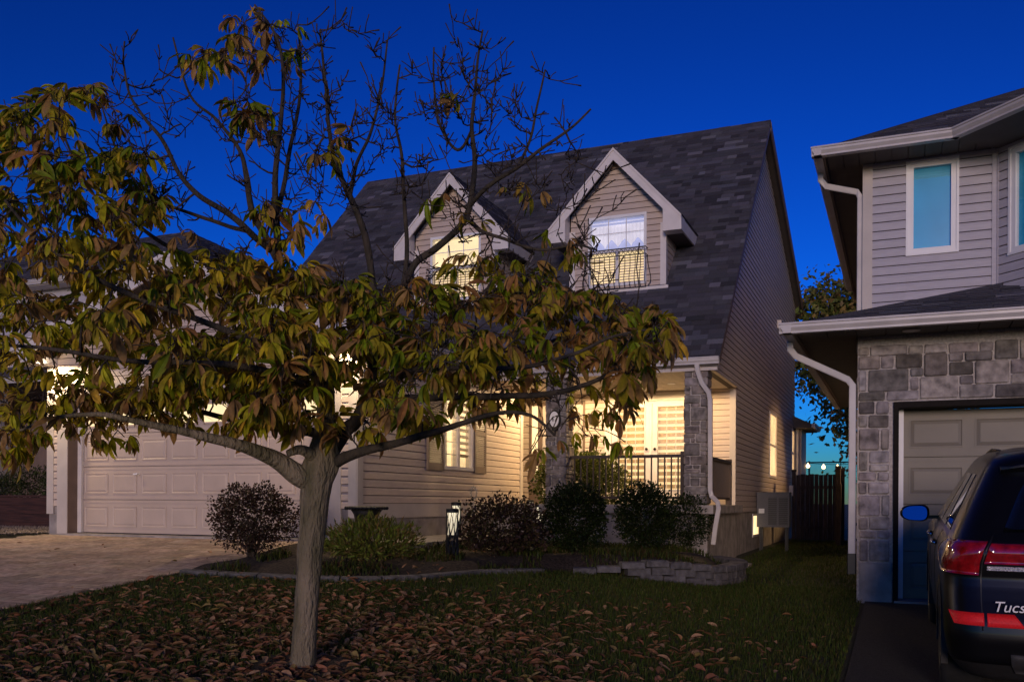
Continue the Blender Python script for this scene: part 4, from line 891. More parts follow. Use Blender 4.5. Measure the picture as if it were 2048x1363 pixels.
TB = onlawn(606, 1336); TD = (TB - C0) @ FW
TREE = thing('buckeye_tree', 'autumn buckeye tree with bare upper twigs and drooping yellow green leaves', 'tree', tuple(TB))
def P3(u, v, o=0): return dep(u, v, TD + o)
def crom(pts, per=6):
    pts = [np.array(p, float) for p in pts]; out = []
    for i in range(len(pts) - 1):
        a = pts[max(i - 1, 0)]; b = pts[i]; c = pts[i + 1]; d = pts[min(i + 2, len(pts) - 1)]
        for t in np.linspace(0, 1, per, endpoint=False): out.append(.5 * ((2 * b) + (c - a) * t + (2 * a - 5 * b + 4 * c - d) * t * t + (3 * b - a - 3 * c + d) * t ** 3))
    out.append(pts[-1]); return out
def limb(px, name='limb', m='limb', n=10, per=6, wob=.006):
    P = crom([np.append(P3(u, v, o), w) for u, v, w, o in px], per); pts = [p[:3] for p in P]; rad = [(max(p[3], 1.0) + (1.6 if p[3] < 14 else 0)) / 2 * TD / F for p in P]
    k = [Vector(p) for p in pts]
    pts = [p + np.array(noise.noise_vector(q * 6)) * min(wob, r * .35) for p, q, r in zip(pts, k, rad)]
    mb = MB(); mb.tube(pts, rad, n); obj(name, mb, M[m], TREE, smooth=True); return pts, rad
# trunk: lathe-like tube with swellings
tp = [(607, 1350, 60, 0), (606, 1330, 52, 0), (608, 1290, 48, 0), (612, 1230, 47, 0), (617, 1160, 47, 0), (620, 1100, 49, 0), (626, 1050, 51, 0), (629, 1010, 56, 0), (634, 970, 60, 0), (641, 935, 70, 0), (648, 900, 58, 0), (652, 860, 44, 0), (652, 820, 36, .02), (651, 780, 33, .04), (652, 745, 31, .06)]
P = crom([np.append(P3(u, v, o), w) for u, v, w, o in tp], 9); rows = 40; vs = []; fs = []
for i, p in enumerate(P):
    r0 = p[3] / 2 * TD / F
    for j in range(rows):
        g = 2 * math.pi * j / rows; q = Vector((math.cos(g) * 1.6, math.sin(g) * 1.6, p[2] * 2.2)); r_ = r0 * (1 + .10 * noise.noise(q * 1.3) + .05 * noise.noise(Vector((math.cos(g) * 5, math.sin(g) * 5, p[2] * 4))) + .05 * noise.noise(Vector((math.cos(g) * 13, math.sin(g) * 13, p[2] * 9))))
        vs.append((p[0] + math.cos(g) * r_, p[1] + math.sin(g) * r_, p[2]))
for i in range(len(P) - 1):
    for j in range(rows): fs.append((i * rows + j, i * rows + (j + 1) % rows, (i + 1) * rows + (j + 1) % rows, (i + 1) * rows + j))
mb = MB(); mb.add(vs, fs); obj('trunk', mb, M['bark'], TREE, smooth=True)
LIMBS = [
 [(632, 965, 44, 0), (597, 950, 44, -.05), (558, 922, 36, -.1), (517, 903, 28, -.2), (470, 888, 22, -.3), (400, 870, 17, -.4), (310, 850, 12, -.5), (210, 830, 8, -.55), (110, 835, 5, -.6), (40, 860, 3, -.6)],
 [(642, 930, 26, 0), (622, 908, 24, -.1), (598, 899, 19, -.15), (576, 906, 14, -.2)],
 [(660, 890, 30, .05), (637, 868, 22, .1), (579, 858, 16, .2), (500, 848, 12, .35), (400, 822, 9, .5), (280, 790, 7, .6), (150, 770, 4, .7), (60, 752, 3, .7)],
 [(652, 750, 30, .06), (640, 715, 26, .1), (622, 685, 24, .12), (602, 640, 20, .15), (585, 580, 18, .2), (560, 530, 17, .2), (543, 497, 16, .22), (520, 455, 14, .25), (503, 420, 12, .25), (492, 350, 9, .25), (478, 299, 7, .25), (434, 240, 5, .2), (380, 190, 3.5, .15), (346, 75, 2, .1)],
 [(560, 530, 15, .2), (555, 470, 13, .1), (551, 400, 11, .0), (553, 320, 9, -.1), (562, 240, 7, -.1), (566, 150, 5.5, -.15), (554, 75, 4, -.2), (509, 10, 2.2, -.2)],
 [(557, 420, 9, .05), (568, 370, 8, .2), (580, 299, 7, .3), (598, 210, 5.5, .4), (602, 130, 4, .4), (596, 50, 2.4, .4)],
 [(540, 500, 12, .2), (499, 464, 12, .0), (459, 429, 10.5, -.1), (399, 392, 9, -.25), (359, 346, 7.5, -.3), (324, 280, 6, -.4), (292, 240, 5, -.4), (260, 190, 3.2, -.45), (247, 128, 2, -.45)],
 [(505, 466, 8, 0), (450, 450, 7, .2), (390, 430, 6, .3), (330, 405, 5, .4), (262, 352, 4, .5), (225, 280, 3, .5), (205, 215, 2, .5)],
 [(600, 640, 14, .15), (540, 560, 10, .4), (470, 535, 9, .5), (380, 512, 8, .55), (300, 470, 7, .6), (220, 400, 5.5, .6), (150, 320, 4, .65), (110, 220, 2.5, .65)],
 [(655, 770, 18, .05), (600, 735, 14, -.2), (520, 690, 12, -.35), (400, 640, 10, -.5), (290, 600, 8.5, -.6), (170, 545, 7, -.7), (70, 470, 5, -.7), (10, 400, 3, -.7)],
 [(646, 800, 16, 0), (590, 760, 13, -.4), (500, 735, 11, -.7), (390, 725, 9, -.85), (260, 722, 7, -.95), (120, 700, 5.5, -1.0), (20, 690, 4, -1.0)],
 [(660, 905, 34, 0), (690, 862, 30, .05), (711, 843, 28, .05), (731, 803, 25, .08), (742, 760, 22, .1), (748, 700, 19, .12), (750, 640, 17, .15), (745, 569, 15, .2), (732, 479, 13, .2), (702, 395, 11, .2), (675, 340, 9, .2), (660, 275, 7, .2), (652, 180, 5, .2), (640, 60, 2.4, .2)],
 [(700, 395, 8, .2), (712, 330, 6, .3), (740, 270, 5, .4), (762, 180, 3.5, .4), (775, 80, 2, .4)],
 [(735, 800, 20, .08), (760, 792, 18, .0), (830, 795, 15, -.2), (907, 793, 13, -.35), (1000, 792, 11, -.5), (1090, 788, 9, -.6), (1170, 770, 7, -.65), (1240, 735, 5, -.7), (1300, 690, 3, -.7)],
 [(668, 925, 26, 0), (716, 904, 20, -.15), (797, 885, 15, -.3), (855, 867, 12, -.4), (921, 848, 9, -.5), (990, 826, 7, -.55), (1060, 830, 5, -.6), (1110, 870, 3, -.6)],
 [(748, 690, 15, .1), (785, 640, 13, .2), (805, 580, 12, .25), (832, 525, 13, .25), (869, 499, 13, .25), (919, 454, 12, .25), (939, 412, 11, .25), (949, 325, 9, .25), (944, 250, 7, .25), (950, 180, 5, .2), (957, 110, 3.4, .2), (965, 60, 2.2, .2)],
 [(939, 412, 8, .25), (975, 375, 7.5, .1), (1034, 335, 6.5, .0), (1085, 297, 5, -.1), (1140, 258, 3.6, -.15), (1182, 218, 2.2, -.2)],
 [(1034, 335, 5, 0), (1060, 280, 4, .1), (1075, 210, 3, .1), (1090, 140, 2, .1)],
 [(805, 580, 9, .25), (814, 499, 8, .4), (808, 400, 7, .45), (803, 310, 5.5, .5), (790, 230, 4, .5), (800, 130, 2.4, .5)],
 [(945, 260, 5, .25), (915, 300, 5, .35), (880, 250, 4, .45), (868, 170, 3, .5), (868, 95, 2, .5)],
 [(930, 430, 7, .25), (960, 460, 6, .0), (1010, 478, 5, -.15), (1080, 500, 4, -.25), (1150, 490, 3, -.3), (1195, 500, 2, -.3)],
 [(745, 720, 16, .1), (800, 700, 13, .4), (880, 690, 11, .55), (980, 700, 9, .7), (1080, 690, 7, .8), (1180, 650, 5, .9), (1270, 640, 3, .9)],
 [(750, 780, 14, .0), (830, 740, 11, -.4), (930, 735, 9, -.65), (1040, 735, 7, -.8), (1140, 710, 5, -.9), (1230, 672, 3.5, -.95), (1320, 655, 2, -.95)],
 [(640, 715, 12, .1), (590, 690, 10, .45), (510, 640, 9, .7), (420, 590, 7, .85), (320, 545, 6, .95), (200, 470, 5, 1.0), (90, 390, 3, 1.0), (30, 300, 2, 1.0)],
]
NODES = []; NR = []
for li, L in enumerate(LIMBS):
    pts, rad = limb(L, m='bark' if li < 2 else 'limb', n=14 if li < 2 else 10)
    NODES += pts[2:]; NR += rad[2:]
NODES = np.array(NODES); NR = np.array(NR)
# twigs grow from the limbs towards where the photo shows leaf clumps or bare tips
def interp(tab, u): return float(np.interp(u, [a for a, b in tab], [b for a, b in tab]))
TOPB = [(-40, 250), (0, 255), (60, 215), (130, 178), (200, 185), (260, 250), (330, 440), (420, 505), (560, 520), (640, 560), (740, 590), (850, 555), (950, 515), (1040, 530), (1100, 560), (1200, 600), (1320, 650)]
BOTB = [(-40, 930), (30, 930), (60, 880), (150, 900), (260, 905), (330, 880), (400, 915), (470, 900), (540, 860), (620, 870), (720, 900), (800, 880), (900, 880), (1000, 840), (1090, 880), (1180, 895), (1260, 830), (1320, 720)]
tips = []
def try_tip(u, v, o, leafy_): tips.append((np.array(P3(u, v, o)), leafy_, u, v))
n = 0
while n < 1050:
    u = rng.uniform(-60, 1330); t_, b_ = interp(TOPB, u), interp(BOTB, u); v = rng.uniform(t_ - 10, b_ - 25)
    w = 1.0 if u < 700 else (.92 if u < 1000 else .72)
    if 640 < u < 760 and 680 < v: w *= .5
    if rng.uniform() > w or noise.noise(Vector((u / 95, v / 75, 4))) < -.26: continue
    q = (v - t_) / (b_ - t_); depth_r = .35 + .85 * math.sin(math.pi * min(max(q, .05), .95))
    try_tip(u, v, rng.normal(0, .5) * depth_r - .1, True); n += 1
for (u, v) in [(480, 50), (500, 85), (395, 110), (410, 135), (515, 115), (490, 190), (505, 225), (470, 215), (540, 410), (560, 440), (620, 435), (595, 110), (640, 310), (900, 215), (940, 440), (1020, 372), (1050, 385), (1150, 500), (1175, 520), (1120, 470), (885, 395), (705, 270), (585, 480), (1165, 480), (525, 250), (455, 95), (565, 60), (1285, 640), (1090, 870), (1060, 900), (1245, 890), (1180, 870), (20, 890), (50, 870)]:
    for _ in range(3 if v < 520 else 2): try_tip(u + rng.uniform(-8, 8), v + rng.uniform(-8, 8), rng.normal(0, .25), True)
for _ in range(430):                                        # bare tips in the upper crown
    c = rng.choice(6); u0, v0, su, sv = ((300, 300, 80, 90), (560, 200, 100, 120), (680, 220, 90, 110), (830, 250, 90, 100), (960, 200, 70, 90), (1060, 330, 80, 80))[c]
    u = rng.normal(u0, su); v = rng.normal(v0, sv)
    if v > 8: try_tip(u, v, rng.normal(0, .35), False)
for _ in range(60): try_tip(rng.uniform(620, 1280), rng.uniform(480, 640), rng.normal(0, .4), False)
TW = MB(); LEAFPOS = []
nodes = [NODES]; allN = NODES.copy(); allR = NR.copy()
order = sorted(range(len(tips)), key=lambda i: np.min(np.linalg.norm(NODES - tips[i][0], axis=1)))
for i in order:
    T, lf, u, v = tips[i]
    d = np.linalg.norm(allN - T, axis=1) + (0.35 * np.maximum(0, allN[:, 2] - T[2] + .05) if not lf else 0)
    k = int(np.argmin(d)); Bp = allN[k]; dist = np.linalg.norm(T - Bp)
    if dist > .85 or dist < .04: 
        if dist > .85: continue
    sag = np.array([0, 0, (.12 if lf else -.10) * dist]) + rng.normal(0, .05, 3) * dist
    pts = [Bp + (T - Bp) * t + sag * math.sin(math.pi * t) * (1.2 if t < .5 else 1) + rng.normal(0, .008, 3) * (0 < t < 1) for t in (0, .25, .5, .75, 1)]
    r0 = min(allR[k] * .8, .0055 + dist * .014); r1 = .0040
    rr = list(np.linspace(r0, r1, 5)); rr[-1] = r1 * 1.5 if not lf else r1
    TW.tube(pts, rr, 5)
    for q in (.35, .7):                                     # paired side spurs
        if rng.uniform() < (.75 if not lf else .3):
            j = int(q * 4); dr_ = (pts[j + 1] - pts[j]); dr_ /= np.linalg.norm(dr_) + 1e-9; sd_ = np.cross(dr_, rng.normal(0, 1, 3)); sd_ /= np.linalg.norm(sd_) + 1e-9
            for sg in (1, -1):
                ln = rng.uniform(.03, .14); e = pts[j] + (dr_ * .6 + sd_ * sg * .7 + np.array([0, 0, .35])) * ln; TW.tube([pts[j], (pts[j] + e) / 2 + rng.normal(0, .004, 3), e], [.0042, .0036, .0040], 4)
    allN = np.vstack([allN, pts[2:4]]); allR = np.append(allR, [rr[2], rr[3]])
    if lf:
        dr_ = pts[-1] - pts[-2]; dr_ /= np.linalg.norm(dr_) + 1e-9
        m = rng.choice((1, 2, 2, 3)) if v > 520 or u < 330 else 1
        for a in range(m + 1 if u < 700 else m):
            az = rng.uniform(0, 2 * math.pi); x = np.array([math.cos(az), math.sin(az), rng.uniform(-.1, .5)]) + dr_ * .5
            LEAFPOS.append((pts[-1] - dr_ * rng.uniform(0, .06), x, u, v))
tag(obj('twigs', TW, M['twig'], TREE, smooth=True), kind='stuff')
def leafkind(u, v):
    r_ = rng.uniform()
    if v < 450 and u > 330: return 'B' if r_ < .6 else 'G'
    if u < 330: return ('D' if r_ < .55 else 'L') if v < 420 else ('L' if r_ < .7 else 'B' if r_ < .85 else 'G')
    if u < 650: return 'L' if r_ < .6 else ('G' if r_ < .8 else 'B')
    if u < 1050: return 'G' if r_ < .45 else ('D' if r_ < .75 else 'B')
    return 'B' if r_ < .45 else ('G' if r_ < .8 else 'D')
info = []
for p, x, u, v in LEAFPOS:
    pu, pv, _ = proj(p)
    if 1062 < pu < 1150 and 745 < pv < 872: continue          # the gap through which the plaque shows
    k = leafkind(u, v); i = int(rng.integers(22)); s_ = rng.uniform(.7, 1.15); Rm = rot_to(x, np.array([0, 0, 1.0]) + rng.normal(0, .38, 3)); info.append((p, Rm, k, i, s_, np.linalg.norm(p - C0)))
order = sorted(range(len(info)), key=lambda j: info[j][5] / info[j][4]); near = set(order[:300]); VV = []; FF = []; CC = []; off = 0
for j, (p, Rm, k, i, s_, d) in enumerate(info):
    if j in near:
        o = link('leaf', leaf_data(k, i), tuple(p), TREE); m4 = Matrix(Rm.tolist()).to_4x4() @ Matrix.Scale(s_, 4); o.rotation_euler = m4.to_euler(); o.scale = (s_, s_, s_)
    else:
        v_, f_, c_ = LEAVES[k][i]; VV.append(v_ @ Rm.T * s_ + p); FF.append(f_ + off); CC.append(c_); off += len(v_)
if VV: tag(fast_mesh('crown', np.vstack(VV), np.vstack(FF), M['leaf'], TREE, tuple(TB), np.vstack(CC)), kind='stuff')
print('leaves', len(info), 'tree depth', TD, TB)
# dark mulch ring at the foot
tag(sheet('tree_mulch', np.arange(TB[0] - .6, TB[0] + .61, .06), np.arange(TB[1] - .6, TB[1] + .61, .06), lambda x, y: lawnz(x, y) + .012 + .02 * max(0, 1 - math.hypot(x - TB[0], y - TB[1]) / .5) + .008 * noise.noise(Vector((x * 15, y * 15, 0))), M['mulch'], lambda x, y: math.hypot(x - TB[0], y - TB[1]) < .42 + .06 * noise.noise(Vector((x * 4, y * 4, 3)))), kind='structure')

# ------------------------------------------------------------------ shrubs and bed planting
def shrub(name, label, ubase, vbase, halfw_px, h_px, leaf, n, cols, stems=14, aspect=2.0, lump=.25, up=0.0, fn=bedz, shell=.55, group=None, squat=1.0, low=.12, stem_mat='twig', twiggy=0, cz=.5):
    b = onlawn(ubase, vbase, 0, fn); z = (b - C0) @ FW; rx = halfw_px * z / F; h = h_px * z / F
    t = thing(name, label, 'shrub', tuple(b), group)
    c = b + np.array([0, 0, h * cz]); rad = np.array([rx, rx * squat, h * (1 - cz)])
    g = rng.normal(0, 1, (n, 3)); g /= np.linalg.norm(g, axis=1)[:, None]
    rr = (shell + (1 - shell) * rng.uniform(0, 1, n) ** .5)
    lumpv = np.array([1 + lump * noise.noise(Vector((q * 2.6 + np.array([ubase * .1, 0, 0])).tolist())) + lump * .5 * noise.noise(Vector((q * 6).tolist())) for q in g])
    sc_ = np.where(g[:, 2:3] > 0, rad, np.array([rad[0], rad[1], h * cz])); pos = c + g * sc_ * (rr * lumpv)[:, None]
    gz = np.array([fn(p[0], p[1]) for p in pos[:, :2]]) if n < 9000 else fn(b[0], b[1])
    keep = pos[:, 2] > gz + low * h * rng.uniform(0, 1, n); pos = pos[keep]; gg = g[keep]; m = len(pos)
    ax = gg + rng.normal(0, .7, (m, 3)) + np.array([0, 0, up]); ax /= np.linalg.norm(ax, axis=1)[:, None]
    sd_ = np.cross(ax, rng.normal(0, 1, (m, 3))); sd_ /= np.linalg.norm(sd_, axis=1)[:, None] + 1e-9; nn = np.cross(ax, sd_)
    L = leaf * rng.uniform(.6, 1.3, m)[:, None]; W = L / aspect
    v0 = pos; v1 = pos + ax * L * .5 + sd_ * W * .5 + nn * W * .12; v2 = pos + ax * L - nn * L * .12; v3 = pos + ax * L * .5 - sd_ * W * .5 + nn * W * .12
    V = np.stack([v0, v1, v2, v3], 1).reshape(-1, 3); Fq = np.arange(4 * m).reshape(m, 4)
    cc = np.array([cols[i] for i in rng.integers(len(cols), size=m)]) * rng.uniform(.55, 1.3, (m, 1)); cc = np.repeat(cc, 4, 0)
    st = MB()
    for i in range(stems):
        d = pos[rng.integers(m)] - b; e = b + d * .93; mid = b + np.array([d[0] * .35, d[1] * .35, d[2] * .55]); r0 = .004 + .003 * rng.uniform()
        q0 = b + np.array([rng.uniform(-.08, .08), rng.uniform(-.08, .08), -.03]); st.tube([q0, mid + rng.normal(0, .02, 3), e], [r0, r0 * .7, r0 * .35], 5)
        if twiggy:
            for _ in range(twiggy):
                f = pos[rng.integers(m)]; s0 = mid + (e - mid) * rng.uniform(0, .8)
                if np.linalg.norm(f - s0) < rx * .8: st.tube([s0, (s0 + f) / 2 + rng.normal(0, .015, 3), f], [r0 * .5, r0 * .4, r0 * .25], 4)
    tag(obj('stems', st, M[stem_mat], t), kind='stuff')
    tag(fast_mesh('foliage', V, Fq, M['shrub'], t, tuple(b), cc), kind='stuff')
    return t
GREENS = [(.025, .045, .010), (.018, .034, .008), (.035, .055, .012), (.022, .032, .010)]
shrub('barberry_bush', 'twiggy dark red bush with brown seed heads at the driveway edge', 507, 1112, 88, 145, .036, 7500, [(.05, .03, .022), (.07, .04, .028), (.045, .02, .018), (.055, .05, .02), (.09, .05, .035)], stems=60, aspect=1.5, shell=.35, low=.28, twiggy=3, cz=.55)
shrub('willow_leaf_shrub', 'low mounded shrub with narrow bright green leaves beside the tree trunk', 742, 1118, 100, 80, .085, 3400, [(.16, .22, .035), (.12, .17, .03), (.20, .24, .04), (.17, .16, .04), (.22, .15, .06)], stems=30, aspect=4.2, up=.8, shell=.3, cz=.4)
shrub('ninebark_shrub', 'spreading purple brown shrub beside the path lights', 1006, 1108, 92, 118, .05, 4600, [(.075, .045, .038), (.055, .03, .03), (.10, .06, .045), (.085, .065, .025), (.06, .055, .02)], stems=40, aspect=1.5, shell=.35, cz=.42, lump=.32)
shrub('euonymus_shrub', 'tall shrub with broad yellow green leaves below the number plaque', 1160, 1078, 92, 178, .068, 9500, [(.15, .18, .03), (.12, .15, .03), (.20, .21, .045), (.10, .11, .03)], stems=24, aspect=1.5, shell=.25, low=.3, cz=.66, lump=.2)
shrub('boxwood_shrub', 'dark rounded boxwood in front of the broad leaved shrub', 1150, 1108, 66, 145, .040, 8800, GREENS, stems=14, aspect=1.7, shell=.3, up=.3, cz=.5, lump=.16)
shrub('boxwood_shrub', 'dark rounded boxwood below the porch railing', 1290, 1103, 62, 140, .040, 8800, GREENS, stems=14, aspect=1.7, shell=.3, up=.3, cz=.5, lump=.16)
shrub('boxwood_shrub', 'smaller dark boxwood at the foot of the right stone column', 1375, 1098, 48, 112, .040, 6500, GREENS, stems=14, aspect=1.7, shell=.3, up=.3, cz=.5, lump=.16)
# low ground cover through the bed (uncountable)
def blades(name, pts, h, w, cols, mat_, lean=.5, label=None, parent=None, cat=None):
    n = len(pts); az = rng.uniform(0, 2 * math.pi, n); d = np.stack([np.cos(az), np.sin(az), np.zeros(n)], 1); s_ = np.stack([-np.sin(az), np.cos(az), np.zeros(n)], 1)
    hh = (h * rng.uniform(.5, 1.25, n))[:, None]; ll = (lean * rng.uniform(.2, 1, n))[:, None] * hh; ww = w * rng.uniform(.7, 1.3, (n, 1))
    z = np.array([[0, 0, 1.0]])
    v = np.stack([pts - s_ * ww / 2, pts + s_ * ww / 2, pts + d * ll * .35 + z * hh * .6 + s_ * ww * .4, pts + d * ll * .35 + z * hh * .6 - s_ * ww * .4, pts + d * ll + z * hh], 1).reshape(-1, 3)
    k = np.arange(n)[:, None] * 5; f = np.concatenate([k + np.array([[0, 1, 2]]), k + np.array([[0, 2, 3]]), k + np.array([[3, 2, 4]])], 0)
    c = np.array([cols[i] for i in rng.integers(len(cols), size=n)]) * rng.uniform(.6, 1.35, (n, 1)); c = np.repeat(c, 5, 0)
    o = fast_mesh(name, v, f, mat_, parent, (0, 0, 0), c); tag(o, label, cat, None, 'stuff'); return o
def scatter(n, x0, x1, y0, y1, fz, test, lift=0):
    x = rng.uniform(x0, x1, n); y = rng.uniform(y0, y1, n); k = [i for i in range(n) if test(x[i], y[i])]
    return np.array([(x[i], y[i], fz(x[i], y[i]) + lift) for i in k])
inbed = lambda x, y: inpoly(x, y, BED) and not WALK(x, y)
gcov = scatter(24000, -7.2, -2.1, 8.0, 14.6, bedz, lambda x, y: inbed(x, y) and noise.noise(Vector((x * 1.3, y * 1.3, 1))) > -.05)
blades('ground_cover', gcov, .09, .016, [(.05, .075, .015), (.08, .10, .02), (.035, .05, .012), (.07, .05, .02)], M['shrub'], .9, 'low green ground cover spreading through the front garden bed', None, 'ground cover')
# lawn
inlawn = lambda x, y: (-7.36 < x < -.40) and not inpoly(x, y, BED) and not (x < -2.75 and y > 14.6) and math.hypot(x - TB[0], y - TB[1]) > .36 and not (y > 11 and x > XS)
N1 = scatter(150000, -7.4, -.38, 2.4, 12.5, lawnz, inlawn); N2 = scatter(26000, -2.9, -.5, 12, 27, lawnz, inlawn); N3 = scatter(20000, -7.4, -.4, -1.5, 2.4, lawnz, inlawn)
blades('lawn_grass', np.vstack([N1, N2, N3]), .055, .0065, [(.06, .105, .016), (.05, .085, .014), (.09, .12, .024), (.11, .10, .03)], M['grass'], .9, 'dark mown grass of the front lawn', None, 'grass')

# fallen leaflets: the nearest ones each on their own, the far litter as one mass
def fallen(col):
    L = random.uniform(.05, .135); v, f, c = leaflet(L, L * random.uniform(.3, .42), 0, R(random.uniform(-4, 16)), R(random.uniform(-20, 12)), np.array(col) * random.uniform(.8, 1.2), np.array(col) * .6, random.uniform(.2, 1.1))
    v = np.array(v); v[:, 2] -= v[:, 2].min(); v[:, 0] -= L / 2; return v, np.array(f), np.array(c)
DRY = [(.34, .18, .09), (.42, .24, .13), (.27, .13, .065), (.46, .28, .15), (.20, .10, .05), (.38, .16, .085), (.38, .28, .10)]
FALL = [fallen(random.choice(DRY)) for _ in range(80)]; FME = {}
lp = []
while len(lp) < 11000:
    x = rng.uniform(-7.3, -.6); y = rng.uniform(1.5, 9.5)
    if not inlawn(x, y) and math.hypot(x - TB[0], y - TB[1]) > .3: continue
    if inpoly(x, y, BED): continue
    d = math.exp(-((x + 4.3) / 2.3) ** 2) * (1 / (1 + math.exp((y - 7.6) * 2.2))) + .03
    d *= .35 + .9 * max(0, .5 + noise.noise(Vector((x * 1.6, y * 1.6, 0))))
    if rng.uniform() < d: lp.append((x, y))
for _ in range(26):
    x = rng.uniform(-12.5, -7.5); y = rng.uniform(6, 10.6); lp.append((x, y))
for _ in range(60):
    x = rng.uniform(-6.3, -4.6); y = rng.uniform(9.0, 11.5)
    if inbed(x, y): lp.append((x, y))
def leafz(x, y): return dz(y) + .006 if x < -7.38 else (bedz(x, y) + .01 if inpoly(x, y, BED) else lawnz(x, y) + rng.uniform(.008, .04))
fl = []
for x, y in lp:
    p = np.array([x, y, leafz(x, y)]); u, v, z = proj(p); g = rng.uniform(0, 2 * math.pi); tl = rng.normal(0, .3, 2)
    fl.append((p, g, tl, int(rng.integers(80)), 0 if (z > .5 and -10 < u < 2058 and v < 1375) else 1, z))
order = sorted(range(len(fl)), key=lambda i: (fl[i][4], fl[i][5])); near = set(order[:300]); VV = []; FF = []; CC = []; off = 0
for j, (p, g, tl, i, _, z) in enumerate(fl):
    E_ = Matrix.Rotation(g, 3, 'Z') @ Matrix.Rotation(tl[0], 3, 'X') @ Matrix.Rotation(tl[1], 3, 'Y')
    v_, f_, c_ = FALL[i]
    if j in near:
        if i not in FME:
            me = bpy.data.meshes.new('fallen_leaf'); me.from_pydata([tuple(q) for q in v_], [], [tuple(map(int, q)) for q in f_]); a = me.color_attributes.new('tone', 'FLOAT_COLOR', 'POINT'); cc = np.ones((len(v_), 4)); cc[:, :3] = c_; a.data.foreach_set('color', cc.ravel()); me.materials.append(M['litter']); me.update(); FME[i] = me
        o = link('fallen_leaf', FME[i], tuple(p)); o.rotation_euler = E_.to_euler(); tag(o, 'single dry brown leaflet lying on the front lawn', 'fallen leaf', 'dry leaflets lying on the lawn')
    else: VV.append(v_ @ np.array(E_).T + p); FF.append(f_ + off); CC.append(c_); off += len(v_)
tag(fast_mesh('leaf_litter', np.vstack(VV), np.vstack(FF), M['litter'], None, (0, 0, 0), np.vstack(CC)), 'scattered litter of brown leaves across lawn, bed and driveway', 'leaf litter', None, 'stuff')

# ------------------------------------------------------------------ bed edging and block retaining wall
def along(pts, step):
    out = []; pts = [np.array(p, float) for p in pts]; acc = 0
    P = crom([np.append(p, 0) for p in pts], 12); P = [q[:2] for q in P]; d = 0; cur = P[0]; res = [cur]
    for q in P[1:]:
        while np.linalg.norm(q - cur) >= step: cur = cur + (q - cur) / np.linalg.norm(q - cur) * step; res.append(cur)
    return res
M['block'] = mat('grey wall block', (.11, .105, .11), rough=.95, var=.25, scale=12, bump=.9, bscale=50, objrand=.15)
KB = thing('bed_edging', 'low concrete edging curb along the front of the garden bed', 'edging', (-6, 8.4, lawnz(-6, 8.4)))
pts = along(BED[:6], .45)
for a, b in zip(pts[:-1], pts[1:]):
    t = (b - a) / np.linalg.norm(b - a); nrm = np.array([t[1], -t[0]]); zt = lambda p: lawnz(p[0], p[1]) + .055
    b2 = b - t * .012; q = [a + nrm * .06, b2 + nrm * .06, b2 - nrm * .05, a - nrm * .05]
    mb = MB(); mb.hexa([(*p, lawnz(*p) - .1) for p in q] + [(*p, zt(p) + rng.uniform(-.003, .003)) for p in q]); obj('curb_block', mb, M['block'], KB)
RWL = thing('retaining_wall', 'curved low block retaining wall in front of the boxwoods', 'retaining wall', (-2.6, 12.2, lawnz(-2.6, 12.2)))
pts = along(BED[5:12], .30); 
for ci, (h0, h1, ow, off_, nm) in enumerate(((-.12, .09, .10, 0, 'block'), (.094, .19, .10, .5, 'block'), (.194, .27, .125, .25, 'cap_stone'))):
    for i in range(len(pts) - 2):
        a = pts[i] + (pts[i + 1] - pts[i]) * off_; b = pts[i + 1] + (pts[i + 2] - pts[i + 1]) * off_
        t = (b - a) / np.linalg.norm(b - a); nrm = np.array([t[1], -t[0]]); fade = sstep(-3.9, -2.9, a[0])
        if ci < 2 and fade < .35 + .3 * ci: continue
        lift = -.20 * (1 - fade); b2 = b - t * .008
        q = [a + nrm * ow, b2 + nrm * ow, b2 - nrm * .14, a - nrm * .14]; zb = lawnz(*a)
        mb = MB(); c_ = .012; qi = [a + t * c_ + nrm * (ow - c_), b2 - t * c_ + nrm * (ow - c_), b2 - t * c_ - nrm * .13, a + t * c_ - nrm * .13]
        lo = [(*p, zb + h0 + lift) for p in q]; md = [(*p, zb + h1 + lift - c_) for p in q]; tp_ = [(*p, zb + h1 + lift) for p in qi]
        mb.add(lo + md + tp_, [(3, 2, 1, 0)] + [(k, (k + 1) % 4, 4 + (k + 1) % 4, 4 + k) for k in range(4)] + [(4 + k, 4 + (k + 1) % 4, 8 + (k + 1) % 4, 8 + k) for k in range(4)] + [(8, 9, 10, 11)]); obj(nm, mb, M['block'], RWL)
sp_ = onlawn(1485, 1133); mb = MB(); mb.box(sp_[0] - .13, sp_[0] + .13, sp_[1] - .2, sp_[1] + .2, sp_[2] - .02, sp_[2] + .02); mb.box(sp_[0] - .13, sp_[0] - .10, sp_[1] - .2, sp_[1] + .2, sp_[2] + .02, sp_[2] + .06); mb.box(sp_[0] + .10, sp_[0] + .13, sp_[1] - .2, sp_[1] + .2, sp_[2] + .02, sp_[2] + .06); mb.box(sp_[0] - .10, sp_[0] + .10, sp_[1] + .17, sp_[1] + .2, sp_[2] + .02, sp_[2] + .06)
tag(obj('splash_block', mb, M['concrete']), 'pale splash block lying on the grass at the retaining wall end', 'splash block')

